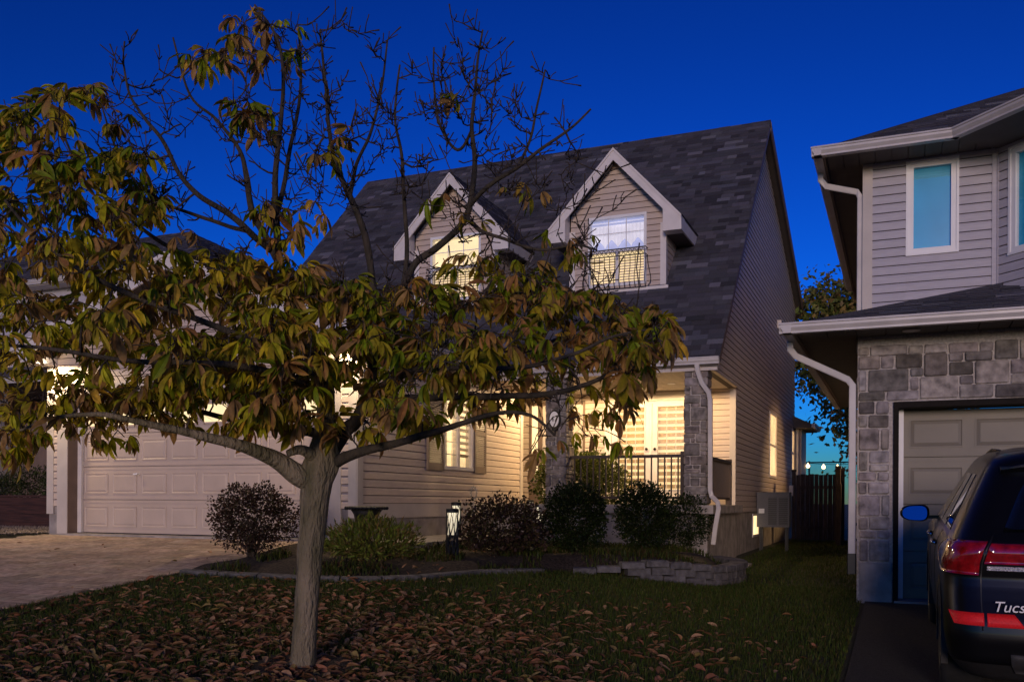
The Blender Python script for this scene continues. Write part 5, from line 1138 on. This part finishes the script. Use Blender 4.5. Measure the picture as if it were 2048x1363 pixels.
# ------------------------------------------------------------------ garden things
M['lampglass'] = emit('frosted path light', (1.0, .86, .6), .75, .6)
def path_light(u, v, label, fn=bedz, s_=1.0):
    b = onlawn(u, v, 0, fn); t = thing('path_light', label, 'path light', tuple(b), 'path lights in the front bed'); r_ = .075 * s_; h = .56 * s_
    mb = MB(); mb.lathe((b[0], b[1], b[2] + h), [(r_ + .006, 0), (r_ + .006, .045), (r_ * .9, .052), (.001, .056)], 20); obj('cap', mb, M['black'], t)
    mb = MB(); mb.lathe((b[0], b[1], b[2] + h * .5), [(r_ * .80, 0), (r_ * .80, h * .5)], 18); obj('glass', mb, M['lampglass'], t, smooth=True)
    mb = MB()
    for k in range(22):                                     # branching cage, thick below and thin above
        g = 2 * math.pi * k / 22; pts = []
        for i in range(7): g2 = g + .22 * math.sin(i * 1.7 + k * 2.1); pts.append((b[0] + r_ * math.cos(g2), b[1] + r_ * math.sin(g2), b[2] + .02 + (h - .02) * i / 6))
        mb.tube(pts, [.009, .010, .008, .008, .006, .004, .003], 4)
    obj('cage', mb, M['black'], t)
    mb = MB(); mb.tube([(b[0], b[1], b[2] - .08), (b[0], b[1], b[2] + .1)], .008, 6); obj('stake', mb, M['black'], t)
    l = bpy.data.lights.new('path_lamp', 'POINT'); l.energy = .25; l.color = (1, .8, .5); l.shadow_soft_size = .03; link('path_lamp', l, (b[0], b[1], b[2] + h + .015 - .06), t)
path_light(904, 1113, 'black caged path light standing clear at the bed edge')
path_light(912, 1082, 'black caged path light by the walk, half behind the purple shrub', s_=.98)
path_light(1078, 1076, 'black caged path light between purple shrub and boxwood')
path_light(1060, 1060, 'black caged path light near the porch steps')
ub = dep(733, 1010, 11.8); ub[2] = -.08; M['urniron'] = mat('black cast iron', (.02, .018, .017), rough=.55, var=.3, bump=.4)
ut = thing('urn', 'black cast iron urn planter with fluted rim by the garage corner', 'urn', tuple(ub)); k = .95
mb = MB(); mb.lathe(tuple(ub), [(.15 * k, 0), (.15 * k, .05), (.11 * k, .08), (.05 * k, .15), (.05 * k, .19), (.10 * k, .24), (.15 * k, .34), (.17 * k, .44), (.21 * k, .50)], 28); obj('bowl', mb, M['urniron'], ut, smooth=True)
mb = MB(); mb.lathe(tuple(ub + np.array([0, 0, .50])), [(.20 * k, 0), (.285 * k, .02), (.285 * k, .04), (.25 * k, .05), (.20 * k, .04)], 28); rim = obj('rim', mb, M['urniron'], ut)
for i in range(36): g = 2 * math.pi * i / 36; c_ = ub + np.array([.282 * k * math.cos(g), .282 * k * math.sin(g), .525]); mb = MB(); mb.lathe(tuple(c_), [(.004, -.022), (.017, -.01), (.017, .01), (.004, .022)], 6); obj('flute', mb, M['urniron'], rim)
ob = onlawn(947, 1085, 0, bedz); ot = thing('garden_stake', 'pale sunburst garden stake ornament behind the purple shrub', 'ornament', tuple(ob)); zc = onY(947, 985, ob[1])[2]
M['pewter'] = mat('pale metal', (.5, .46, .38), rough=.4, metal=.6)
mb = MB(); mb.tube([ob, (ob[0], ob[1], zc - .07)], .006, 6); obj('rod', mb, M['pewter'], ot)
mb = MB(); mb.tube([(ob[0] + .045 * math.cos(g), ob[1], zc + .085 * math.sin(g)) for g in np.linspace(0, 2 * math.pi, 19)], .010, 6)
for g in np.linspace(0, 2 * math.pi, 13)[:-1]: mb.tube([(ob[0] + .05 * math.cos(g), ob[1], zc + .09 * math.sin(g)), (ob[0] + .075 * math.cos(g), ob[1], zc + .12 * math.sin(g))], [.008, .002], 5)
obj('ring', mb, M['pewter'], ot)

# ------------------------------------------------------------------ side yard: air conditioner, fences, string lights, tree
AC = thing('air_conditioner', 'grey outdoor air conditioner on a stand against the side wall', 'air conditioner', (-2.5, 20.6, lawnz(-2.5, 20.6)))
x0, x1, y0, y1, z0, z1 = -2.88, -2.2, 20.45, 20.85, .02, .76
M['acgrey'] = mat('grey painted steel', (.10, .10, .11), rough=.5, var=.06); mb = MB(); mb.box(x0, x1, y0, y1, z0, z1); obj('cabinet', mb, M['acgrey'], AC)
AF = front(y0); mb = MB(); mb.fbox(AF, x0 - .005, x1 + .005, z1, z1 + .02, -.41, .01); obj('lid', mb, M['acgrey'], AC)
for a, b in ((x0 + .24, x0 + .42), (x0 + .46, x1 - .03)):
    mb = MB(); mb.fbox(AF, a, b, z0 + .05, z1 - .10, 0, .004); gr = obj('grille', mb, M['black'], AC)
    for i in range(14): zz = z0 + .07 + i * .042; mb = MB(); mb.fbox(AF, a, b, zz, zz + .012, .004, .014); obj('grille_bar', mb, M['acgrey'], gr)
mb = MB(); mb.fbox(AF, x0 + .04, x0 + .16, z0 + .30, z0 + .40, 0, .003); obj('rating_label', mb, M['white'], AC)
for x_ in (x0 + .05, x1 - .09):
    for y_ in (y0 + .03, y1 - .07): mb = MB(); mb.box(x_, x_ + .04, y_, y_ + .04, lawnz(x_, y_) - .05, z0); obj('leg', mb, M['black'], AC)
FY = 27.2; gz_ = -.52
FN = thing('board_fence', 'weathered dark wooden board fence closing the side yard', 'fence', (-2.2, FY, gz_))
xa = onY(1592, 1000, FY)[0]; xb = onY(1674, 1000, FY)[0]; nb = 9; w = (xb - xa) / nb
for i in range(nb): mb = MB(); mb.box(xa + i * w + .003, xa + (i + 1) * w - .003, FY, FY + .02, gz_ + .03, 1.36 + rng.uniform(-.015, .015)); obj('board', mb, M['darkwood'], FN)
for zz in (-.2, .95): mb = MB(); mb.box(xa, xb, FY + .021, FY + .06, zz, zz + .09); obj('rail', mb, M['darkwood'], FN)
for x_ in (xa - .06, xb + .0):
    mb = MB(); mb.box(x_ - .05, x_ + .05, FY - .03, FY + .07, gz_ - .2, 1.44); obj('post', mb, M['darkwood'], FN); mb = MB(); mb.box(x_ - .065, x_ + .065, FY - .045, FY + .085, 1.44, 1.50); obj('post_cap', mb, M['darkwood'], FN)
F2 = thing('board_fence', 'dark wooden fence running along the right house behind the downspout', 'fence', (xb + .25, 24, gz_))
for i in range(24): y_ = FY + .1 - .02 - i * .0; mb = MB(); yy = FY - .14 * i - .2; mb.box(xb + .05 + i * .01, xb + .07 + i * .01, yy, yy + .13, gz_ + .03, 1.28 - .012 * i); obj('board', mb, M['darkwood'], F2)
for yy in (FY - 1.4, FY - 3.2): mb = MB(); mb.box(xb + .16, xb + .27, yy, yy + .1, gz_ - .1, 1.40); obj('post', mb, M['darkwood'], F2); mb = MB(); mb.box(xb + .145, xb + .285, yy - .015, yy + .115, 1.40, 1.47); obj('post_cap', mb, M['darkwood'], F2)
CY = 33.0; ct = onY(1640, 924, CY)[2]
CL = thing('chain_link_fence', 'chain link fence with top rail beyond the wooden fence', 'fence', (-2, CY, gz_))
M['galv'] = mat('galvanised wire', (.22, .21, .23), rough=.5, metal=.7)
mb = MB(); mb.tube([(-6, CY, ct), (1.5, CY, ct)], .025, 6); obj('top_rail', mb, M['galv'], CL)
mb = MB()
for i in range(-30, 75):
    x = -4 + i * .075
    mb.tube([(x, CY, ct), (x + (ct + .3), CY, -.3)], .0035, 3, cap=False); mb.tube([(x, CY, ct), (x - (ct + .3), CY, -.3)], .0035, 3, cap=False)
tag(obj('wire_mesh', mb, M['galv'], CL), kind='stuff')
for x_ in (-5, -2.9, .2): mb = MB(); mb.tube([(x_, CY + .04, -.6), (x_, CY + .04, ct + .05)], .03, 8); obj('post', mb, M['galv'], CL)
SL = thing('string_lights', 'string of glowing round bulbs strung along the back fence', 'string lights', (-1.5, 30, 1))
bp = [onY(u, v, 30.0) for u, v in ((1560, 925), (1616, 931), (1647, 933), (1675, 934), (1720, 932))]
mb = MB(); mb.tube([p + np.array([0, 0, .09]) for p in crom(bp, 5)], .008, 5); obj('cable', mb, M['black'], SL)
M['fairy'] = emit('fairy bulb', (1.0, .66, .32), 5)
for p in bp[1:4]:
    mb = MB(); mb.lathe(tuple(p), [(.005, -.07), (.045, -.05), (.06, -.01), (.05, .03), (.02, .055), (.015, .09)], 12); obj('bulb', mb, M['fairy'], SL, smooth=True)
for x_ in (-3.2, .6): mb = MB(); mb.tube([(x_, 30, -.6), (x_, 30, bp[0][2] + .12)], .03, 6); obj('pole', mb, M['darkwood'], SL)
# wall lantern that lights the side yard, on the right house
LT = thing('wall_lantern', 'small wall lantern on the side of the right house lighting the side yard', 'lantern', (XS - .02, 24.2, 1.6))
mb = MB(); mb.box(XS - .06, XS - .005, 24.15, 24.25, 1.65, 1.85); obj('bracket', mb, M['black'], LT)
mb = MB(); mb.lathe((XS - .14, 24.2, 1.6), [(.03, 0), (.055, .03), (.055, .15)], 10); obj('glass', mb, M['lampglass'], LT); mb = MB(); mb.lathe((XS - .14, 24.2, 1.752), [(.07, 0), (.07, .01), (.01, .07)], 10); obj('cap', mb, M['black'], LT)
l = bpy.data.lights.new('lantern_lamp', 'SPOT'); l.energy = 110; l.color = (1, .60, .26); l.shadow_soft_size = .05; l.spot_size = R(105); l.spot_blend = .5
lo = link('lantern_lamp', l, (XS - .22, 24.2, 1.72), LT); lo.rotation_euler = Vector((1, .05, .28)).to_track_quat('Z', 'Y').to_euler()

def far_tree(name, label, base, h, crown_r, n, leaf, cols, trunk_r=.14, cz=.62, group=None):
    t = thing(name, label, 'tree', tuple(base), group); b = np.array(base, float); mb = MB()
    mb.tube([b + (0, 0, -.1), b + (.05, 0, h * .25), b + (.0, .1, h * .5), b + (.1, 0, h * .85)], [trunk_r, trunk_r * .8, trunk_r * .5, .02], 10); obj('trunk', mb, M['bark'], t, smooth=True)
    cs = []
    lb = MB()
    for i in range(46):
        g = rng.normal(0, 1, 3); g /= np.linalg.norm(g); p = b + np.array([0, 0, h * cz]) + g * np.array([crown_r, crown_r, h * (1 - cz) * .95]) * rng.uniform(.45, .95); cs.append(p)
        q = b + np.array([0, 0, h * rng.uniform(.25, .7)]); lb.tube([q, (q + p) / 2 + (0, 0, .15), p], [.035, .02, .006], 5)
    obj('branches', lb, M['twig'], t); t.children[-1]['kind'] = 'stuff'
    P_ = np.vstack([c_ + rng.normal(0, 1, (n // 46, 3)) * np.array([.42, .42, .34]) * crown_r * .5 for c_ in cs]); m = len(P_)
    ax = rng.normal(0, 1, (m, 3)) + np.array([0, 0, -.5]); ax /= np.linalg.norm(ax, axis=1)[:, None]; sd_ = np.cross(ax, rng.normal(0, 1, (m, 3))); sd_ /= np.linalg.norm(sd_, axis=1)[:, None]
    L = leaf * rng.uniform(.6, 1.3, (m, 1)); V = np.stack([P_, P_ + ax * L * .5 + sd_ * L * .28, P_ + ax * L, P_ + ax * L * .5 - sd_ * L * .28], 1).reshape(-1, 3)
    c = np.array([cols[i] for i in rng.integers(len(cols), size=m)]) * rng.uniform(.6, 1.4, (m, 1))
    tag(fast_mesh('crown', V, np.arange(4 * m).reshape(m, 4), M['shrub'], t, tuple(base), np.repeat(c, 4, 0)), kind='stuff')
ft = onY(1675, 700, 29.5); far_tree('maple_tree', 'green leafy tree standing behind the two houses', (ft[0] + 1.15, 29.5, -.5), 9.2, 2.25, 26000, .18, [(.16, .20, .05), (.22, .22, .06), (.12, .16, .04), (.28, .20, .07)], cz=.58)

# ------------------------------------------------------------------ left edge: raised planter, gravel, plants
pz = .0
PT = thing('raised_planter', 'dark red brown raised planter box beside the garage', 'planter', (-16, 13.4, 0))
M['redwood'] = mat('dark stained planter wood', (.05, .018, .013), rough=.7, var=.3, scale=6, stretch=(.4, 1, 4))
for i in range(4): mb = MB(); mb.box(-19.5, -13.15, 13.3, 13.35, -.1 + i * .17, -.1 + i * .17 + .165); obj('plank', mb, M['redwood'], PT)
mb = MB(); mb.box(-13.2, -13.151, 13.36, 14.3, -.1, .58); obj('end_panel', mb, M['redwood'], PT)
mb = MB(); mb.box(-19.5, -13.2, 13.36, 14.3, -.1, .5); obj('soil', mb, M['mulch'], PT)
mb = MB(); mb.box(-19.55, -13.1, 13.27, 13.42, .582, .62); obj('cap_rail', mb, M['redwood'], PT)
for i, (x_, hh) in enumerate(((-13.9, .55), (-14.8, .7), (-15.8, .6), (-16.8, .75), (-17.8, .6))):
    u, v, z = proj((x_, 13.8, .5))
    shrub('planter_plant', ['leafy green plant at the garage end of the raised planter', 'taller leafy green plant second along the raised planter', 'bushy green plant midway along the raised planter', 'tallest leafy plant in the raised planter', 'leafy plant at the far end of the raised planter'][i], u, v, .55 * F / z, hh * F / z, .07, 1500, [(.06, .08, .03), (.045, .065, .02), (.08, .085, .03)], stems=12, aspect=2.5, up=.5, fn=lambda x, y: .5, shell=.2)
gp = scatter(6000, -19, -13.15, 10.02, 13.25, lambda x, y: -.02, lambda x, y: True); m = len(gp)
V = []; 
g8 = np.array([(1, 0, 0), (0, 1, 0), (-1, 0, 0), (0, -1, 0), (0, 0, 1), (0, 0, -1)], float); FO = np.array([(0, 1, 4), (1, 2, 4), (2, 3, 4), (3, 0, 4), (1, 0, 5), (2, 1, 5), (3, 2, 5), (0, 3, 5)])
V = (g8[None] * rng.uniform(.012, .035, (m, 6, 1)) + gp[:, None]).reshape(-1, 3); FF_ = (FO[None] + np.arange(m)[:, None, None] * 6).reshape(-1, 3)
M['pebble'] = mat('buff gravel', (1, 1, 1), rough=.9, attr=True, var=.1)
c = np.repeat(np.array([(.3, .24, .19)]) * rng.uniform(.4, 1.3, (m, 1)), 6, 0)
tag(fast_mesh('gravel_bed', V, FF_, M['pebble'], None, (0, 0, 0), c), 'buff gravel strip between driveway and raised planter', 'gravel', None, 'stuff')

# ------------------------------------------------------------------ parked black SUV
CAR = thing('parked_car', 'glossy black SUV parked with its rear to the street', 'car', (0, 0, 0))
M['paint'] = mat('black car paint', (.004, .004, .005), rough=.3, metal=0, var=.02, spec=.25, coat=.3); M['paint'].node_tree.nodes['Principled BSDF'].inputs['Coat Roughness'].default_value = .06
M['cglass'] = mat('dark car glass', (.004, .005, .006), rough=.03, var=.01, spec=.9, coat=.6)
M['clad'] = mat('dark grey plastic cladding', (.022, .021, .021), rough=.6, var=.1, bump=.2, bscale=300)
M['lampred'] = mat('red tail lamp', (.30, .006, .010), rough=.08, var=.25, scale=25, spec=.8, coat=1.0)
M['reflred'] = mat('red reflector', (.75, .02, .02), rough=.4, var=.1, scale=90, spec=.3)
M['lampclear'] = mat('clear reversing lamp', (.45, .42, .40), rough=.1, var=.4, scale=120, spec=.8, coat=1.0)
M['chrome'] = mat('chrome', (.7, .7, .72), rough=.12, metal=1, var=.02)
M['silver'] = mat('bright badge', (.75, .75, .77), rough=.35, var=.02)
M['tyre'] = mat('tyre rubber', (.015, .015, .015), rough=.85)
M['alloy'] = mat('dark alloy', (.12, .12, .125), rough=.3, metal=.8)
M['mirror'] = mat('mirror glass', (.5, .55, .62), rough=.02, metal=1, var=.01)
ZT = [.22, .30, .36, .50, .60, .72, .80, .86, .95, 1.02, 1.08, 1.14, 1.30, 1.46, 1.54, 1.59, 1.63, 1.655]
RT_ = [.20, .10, .03, .00, .015, .07, .10, .115, .10, .09, .13, .20, .33, .46, .50, .56, .70, .95]
WT_ = [.80, .87, .905, .925, .925, .93, .93, .93, .925, .905, .875, .85, .78, .705, .665, .63, .56, .42]
FT_ = [4.20, 4.36, 4.42, 4.48, 4.48, 4.46, 4.44, 4.38, 4.22, 3.70, 3.38, 3.22, 2.90, 2.58, 2.42, 2.3, 2.1, 1.9]
def body_pt(z, s):
    sg = -1 if s >= 0 else 1; s = abs(s); r_ = np.interp(z, ZT, RT_); w = np.interp(z, ZT, WT_); f = np.interp(z, ZT, FT_); rc = .19; fc = .35; b = .07
    if s <= .3: x = s / .3 * (w - rc); y = r_ + b * (x / w) ** 2
    elif s <= .42: g = (s - .3) / .12 * math.pi / 2; y1 = r_ + b * ((w - rc) / w) ** 2; x = w - rc + rc * math.sin(g); y = y1 + rc * (1 - math.cos(g)) * 1.25
    elif s <= .8:
        y1 = r_ + b * ((w - rc) / w) ** 2 + rc * 1.25; t = (s - .42) / .38; y = y1 + (f - fc - y1) * t; x = w + .012 * math.sin(math.pi * t)
    elif s <= .9: g = (s - .8) / .1 * math.pi / 2; x = w - fc + fc * math.cos(g); y = f - fc + fc * math.sin(g)
    else: x = (1 - (s - .9) / .1) * (w - fc); y = f
    return np.array([sg * x, y, z])
def nrm_pt(z, s, off):
    e = .004; a = body_pt(z, s + e) - body_pt(z, s - e); b = body_pt(z + .004, s) - body_pt(z - .004, s); n_ = np.cross(b, a); n_ /= np.linalg.norm(n_) + 1e-9
    p = body_pt(z, s)
    if n_ @ (p - np.array([0, 2.2, .8])) < 0: n_ = -n_
    return p + n_ * off
def cpatch(name, zs, sfun, m, off=.004, ns=14, parent=None, thick=.003):
    V = []; n = ns + 1
    for z in zs:
        s0, s1 = sfun(z)
        for k in range(n): V.append(nrm_pt(z, s0 + (s1 - s0) * k / ns, off))
    for z in zs:
        s0, s1 = sfun(z)
        for k in range(n): V.append(nrm_pt(z, s0 + (s1 - s0) * k / ns, off - thick - .004))
    R_ = len(zs); fs = []; o = R_ * n
    for i in range(R_ - 1):
        for k in range(ns): fs.append((i * n + k, i * n + k + 1, (i + 1) * n + k + 1, (i + 1) * n + k))
    for k in range(ns): fs += [(k, k + 1, o + k + 1, o + k), ((R_ - 1) * n + k, (R_ - 1) * n + k + 1, o + (R_ - 1) * n + k + 1, o + (R_ - 1) * n + k)]
    for i in range(R_ - 1): fs += [(i * n, (i + 1) * n, o + (i + 1) * n, o + i * n), (i * n + ns, (i + 1) * n + ns, o + (i + 1) * n + ns, o + i * n + ns)]
    mb = MB(); mb.add(V, fs); return obj(name, mb, m, parent or CAR, smooth=True, origin=(0, 0, 0))
zs = sorted(set(list(np.linspace(.34, 1.655, 46)) + [.72, .80, .86, 1.08]))
ss = list(np.linspace(0, .3, 12)) + list(np.linspace(.3, .42, 8))[1:] + list(np.linspace(.42, .8, 20))[1:] + list(np.linspace(.8, .9, 6))[1:] + list(np.linspace(.9, 1, 6))[1:]
full = [-s for s in ss[::-1]][:-1] + ss; full = full[1:]; n = len(full); V = [body_pt(z, s) for z in zs for s in full]
fs = [(i * n + k, i * n + (k + 1) % n, (i + 1) * n + (k + 1) % n, (i + 1) * n + k) for i in range(len(zs) - 1) for k in range(n)] + [tuple(range((len(zs) - 1) * n, len(zs) * n)), tuple(range(n))[::-1]]
mb = MB(); mb.add(V, fs); obj('body', mb, M['paint'], CAR, smooth=True, origin=(0, 0, 0))
zs2 = list(np.linspace(.22, .345, 5)); V = [body_pt(z, s) + np.array([0, 0, 0]) for z in zs2 for s in full]; fs = [(i * n + k, i * n + (k + 1) % n, (i + 1) * n + (k + 1) % n, (i + 1) * n + k) for i in range(len(zs2) - 1) for k in range(n)] + [tuple(range(n))[::-1]]
mb = MB(); mb.add(V, fs); obj('lower_cladding', mb, M['clad'], CAR, smooth=True, origin=(0, 0, 0))
cpatch('rear_window', np.linspace(1.13, 1.47, 12), lambda z: (-.275 + .02 * (z - 1.13), .275 - .02 * (z - 1.13)), M['cglass'], ns=24)
cpatch('rear_skid_panel', np.linspace(.30, .42, 5), lambda z: (-.24, .24), M['clad'], off=.012, ns=20)
cpatch('light_bar', np.linspace(.945, 1.06, 7), lambda z: (-.292, .292), M['lampred'], off=.012, ns=36)
for sg in (1, -1):
    cpatch('tail_lamp', np.linspace(.875, 1.07, 10), lambda z, sg=sg: (sg * .302, sg * (.43 + .05 * math.sin((z - .875) / .195 * math.pi))), M['lampred'], off=.016)
    cpatch('reversing_lamp', np.linspace(.905, .93, 3), lambda z, sg=sg: (sg * .20, sg * .285), M['lampclear'], off=.010)
    cpatch('reflector', np.linspace(.575, .65, 4), lambda z, sg=sg: (sg * (.205 + (z - .575) * .3), sg * .286), M['reflred'], off=.010)
    cpatch('reflector', np.linspace(.578, .65, 4), lambda z, sg=sg: (sg * .293, sg * (.36 + (z - .575) * .25)), M['reflred'], off=.010)
    cpatch('tailgate_seam', np.linspace(.55, 1.12, 14), lambda z, sg=sg: (sg * .295, sg * .2985), M['black'], off=.003, ns=2)
    for a, b in ((.475, .545), (.555, .645), (.655, .70)):
        cpatch('side_window', np.linspace(1.10, 1.47, 10), lambda z, sg=sg, a=a, b=b: (sg * (a + (z - 1.10) * .02), sg * (b - (z - 1.10) * (.16 if b == .70 else .0))), M['cglass'])
    for a in (.552, .65): cpatch('door_seam', np.linspace(.40, 1.06, 12), lambda z, sg=sg, a=a: (sg * a, sg * (a + .0025)), M['black'], off=.002, ns=2)
    for yy in (1.55, 2.42):
        x = -sg * .942; mb = MB(); mb.tube([(x, yy - .10, .955), (x - sg * .025, yy - .07, .96), (x - sg * .025, yy + .07, .965), (x, yy + .10, .96)], .012, 8); obj('door_handle', mb, M['chrome'], CAR, smooth=True, origin=(0, 0, 0))
    mb = MB(); mb.tube([(-sg * .56, .90, 1.60), (-sg * .56, 1.05, 1.628), (-sg * .56, 1.6, 1.640), (-sg * .55, 2.1, 1.62), (-sg * .54, 2.2, 1.57)], .012, 8); obj('roof_rail', mb, M['clad'], CAR, smooth=True, origin=(0, 0, 0))
    # mirror
    cx = -sg * 1.07; cy = 2.62; cz = 1.115; mb = MB()
    V = []; fs = []; prof = [(0, .82), (.035, 1.0), (.10, .98), (.16, .72), (.19, .3)]; nn = 20
    for dy, k in prof:
        for j in range(nn):
            g = 2 * math.pi * j / nn; cxx = math.copysign(abs(math.cos(g)) ** .65, math.cos(g)); szz = math.copysign(abs(math.sin(g)) ** .75, math.sin(g))
            V.append((cx + .118 * k * cxx, cy + dy, cz + (.072 - .022 * sg * (-cxx) * (1 if sg > 0 else 1) * 0 - .012 * (cxx * (-sg))) * k * szz))
    for i in range(len(prof) - 1): fs += [(i * nn + j, i * nn + (j + 1) % nn, (i + 1) * nn + (j + 1) % nn, (i + 1) * nn + j) for j in range(nn)]
    fs += [tuple(range(nn))[::-1], tuple(range((len(prof) - 1) * nn, len(prof) * nn))]; mb.add(V, fs); mo = obj('door_mirror', mb, M['paint'], CAR, smooth=True, origin=(0, 0, 0))
    mb = MB(); ring = [(cx + .098 * math.copysign(abs(math.cos(g)) ** .65, math.cos(g)), cy - .003 - .012 * math.sin(g) * 0 , cz + (.060 - .010 * math.cos(g) * (-sg)) * math.copysign(abs(math.sin(g)) ** .75, math.sin(g))) for g in np.linspace(0, 2 * math.pi, 25)[:-1]]
    mb.prism(ring, [(p[0], p[1] - .022 + (p[2] - cz) * .32, p[2]) for p in ring]); obj('mirror_glass', mb, M['mirror'], mo, origin=(0, 0, 0))
    mb = MB(); mb.box(min(-sg * .86, cx), max(-sg * .86, cx), cy + .03, cy + .10, cz - .05, cz - .02); obj('mirror_arm', mb, M['paint'], mo, origin=(0, 0, 0))
    for wy in (.92, 3.62):
        wx = -sg * .80; V = []
        def wheel_lathe(prof, m, nm, par, n_=36):
            mb = MB(); V = []; fs = []
            for x_, r_ in prof:
                for j in range(n_): g = 2 * math.pi * j / n_; V.append((wx - sg * x_, wy + r_ * math.cos(g), .355 + r_ * math.sin(g)))
            for i in range(len(prof) - 1): fs += [(i * n_ + j, i * n_ + (j + 1) % n_, (i + 1) * n_ + (j + 1) % n_, (i + 1) * n_ + j) for j in range(n_)]
            fs += [tuple(range(n_))[::-1], tuple(range((len(prof) - 1) * n_, len(prof) * n_))]; mb.add(V, fs); return obj(nm, mb, M[m], par, smooth=True, origin=(0, 0, 0))
        wh = wheel_lathe([(-.12, .24), (-.12, .34), (-.09, .355), (.09, .355), (.125, .335), (.125, .24)], 'tyre', 'wheel', CAR)
        wheel_lathe([(.10, .238), (.128, .236), (.128, .20), (.11, .19), (.105, .05), (.12, .04)], 'alloy', 'rim', wh)
        mb = MB(); prof = [(.372, .0), (.43, .0), (.43, .02), (.372, .02)]
        for j in range(18):
            g0, g1 = math.pi * (j / 18) * 1.14 - .22, math.pi * ((j + 1) / 18) * 1.14 - .22
            q = lambda g, r_, d: (-sg * (.925 + d), wy + r_ * math.cos(g), .345 + r_ * math.sin(g))
            mb.hexa([q(g0, .37, -.03), q(g0, .44, -.03), q(g0, .44, .012), q(g0, .37, .012), q(g1, .37, -.03), q(g1, .44, -.03), q(g1, .44, .012), q(g1, .37, .012)])
        obj('wheel_arch', mb, M['clad'], CAR, origin=(0, 0, 0))
# roof spoiler, wiper, fin, lettering
mb = MB(); V = []; N = 22
for k in range(N + 1):
    x = -.60 + 1.2 * k / N; bow = .10 * (x / .6) ** 2
    V += [(x, .40 + bow, 1.555 - .05 * (x / .6) ** 2), (x, .86, 1.645 - .03 * (x / .6) ** 2), (x, .86, 1.56), (x, .47 + bow, 1.50 - .04 * (x / .6) ** 2)]
fs = [(4 * k + a, 4 * k + (a + 1) % 4, 4 * k + 4 + (a + 1) % 4, 4 * k + 4 + a) for k in range(N) for a in range(4)] + [(3, 2, 1, 0), (4 * N, 4 * N + 1, 4 * N + 2, 4 * N + 3)]
mb.add(V, fs); obj('roof_spoiler', mb, M['paint'], CAR, origin=(0, 0, 0))
mb = MB(); mb.prism([(-.02, 1.15, 1.655), (.02, 1.15, 1.655), (.015, 1.33, 1.655), (-.015, 1.33, 1.655)], [(-.004, 1.16, 1.71), (.004, 1.16, 1.71), (.006, 1.22, 1.70), (-.006, 1.22, 1.70)]); obj('roof_fin', mb, M['paint'], CAR, origin=(0, 0, 0))
text('Tucson', (-.545, .054, .695), .088, M['silver'], CAR, 'lettering', shear=.25, extr=.004)
cpatch('number_plate', np.linspace(.44, .56, 3), lambda z: (-.075, .075), M['white'], off=.006, ns=6)
SLOPE = .045; yb = 6.12; CAR.location = (1.185, yb, -.57 + .045 * (yb - 11) + .018 - .0); CAR.rotation_euler = (math.atan(SLOPE), 0, 0)
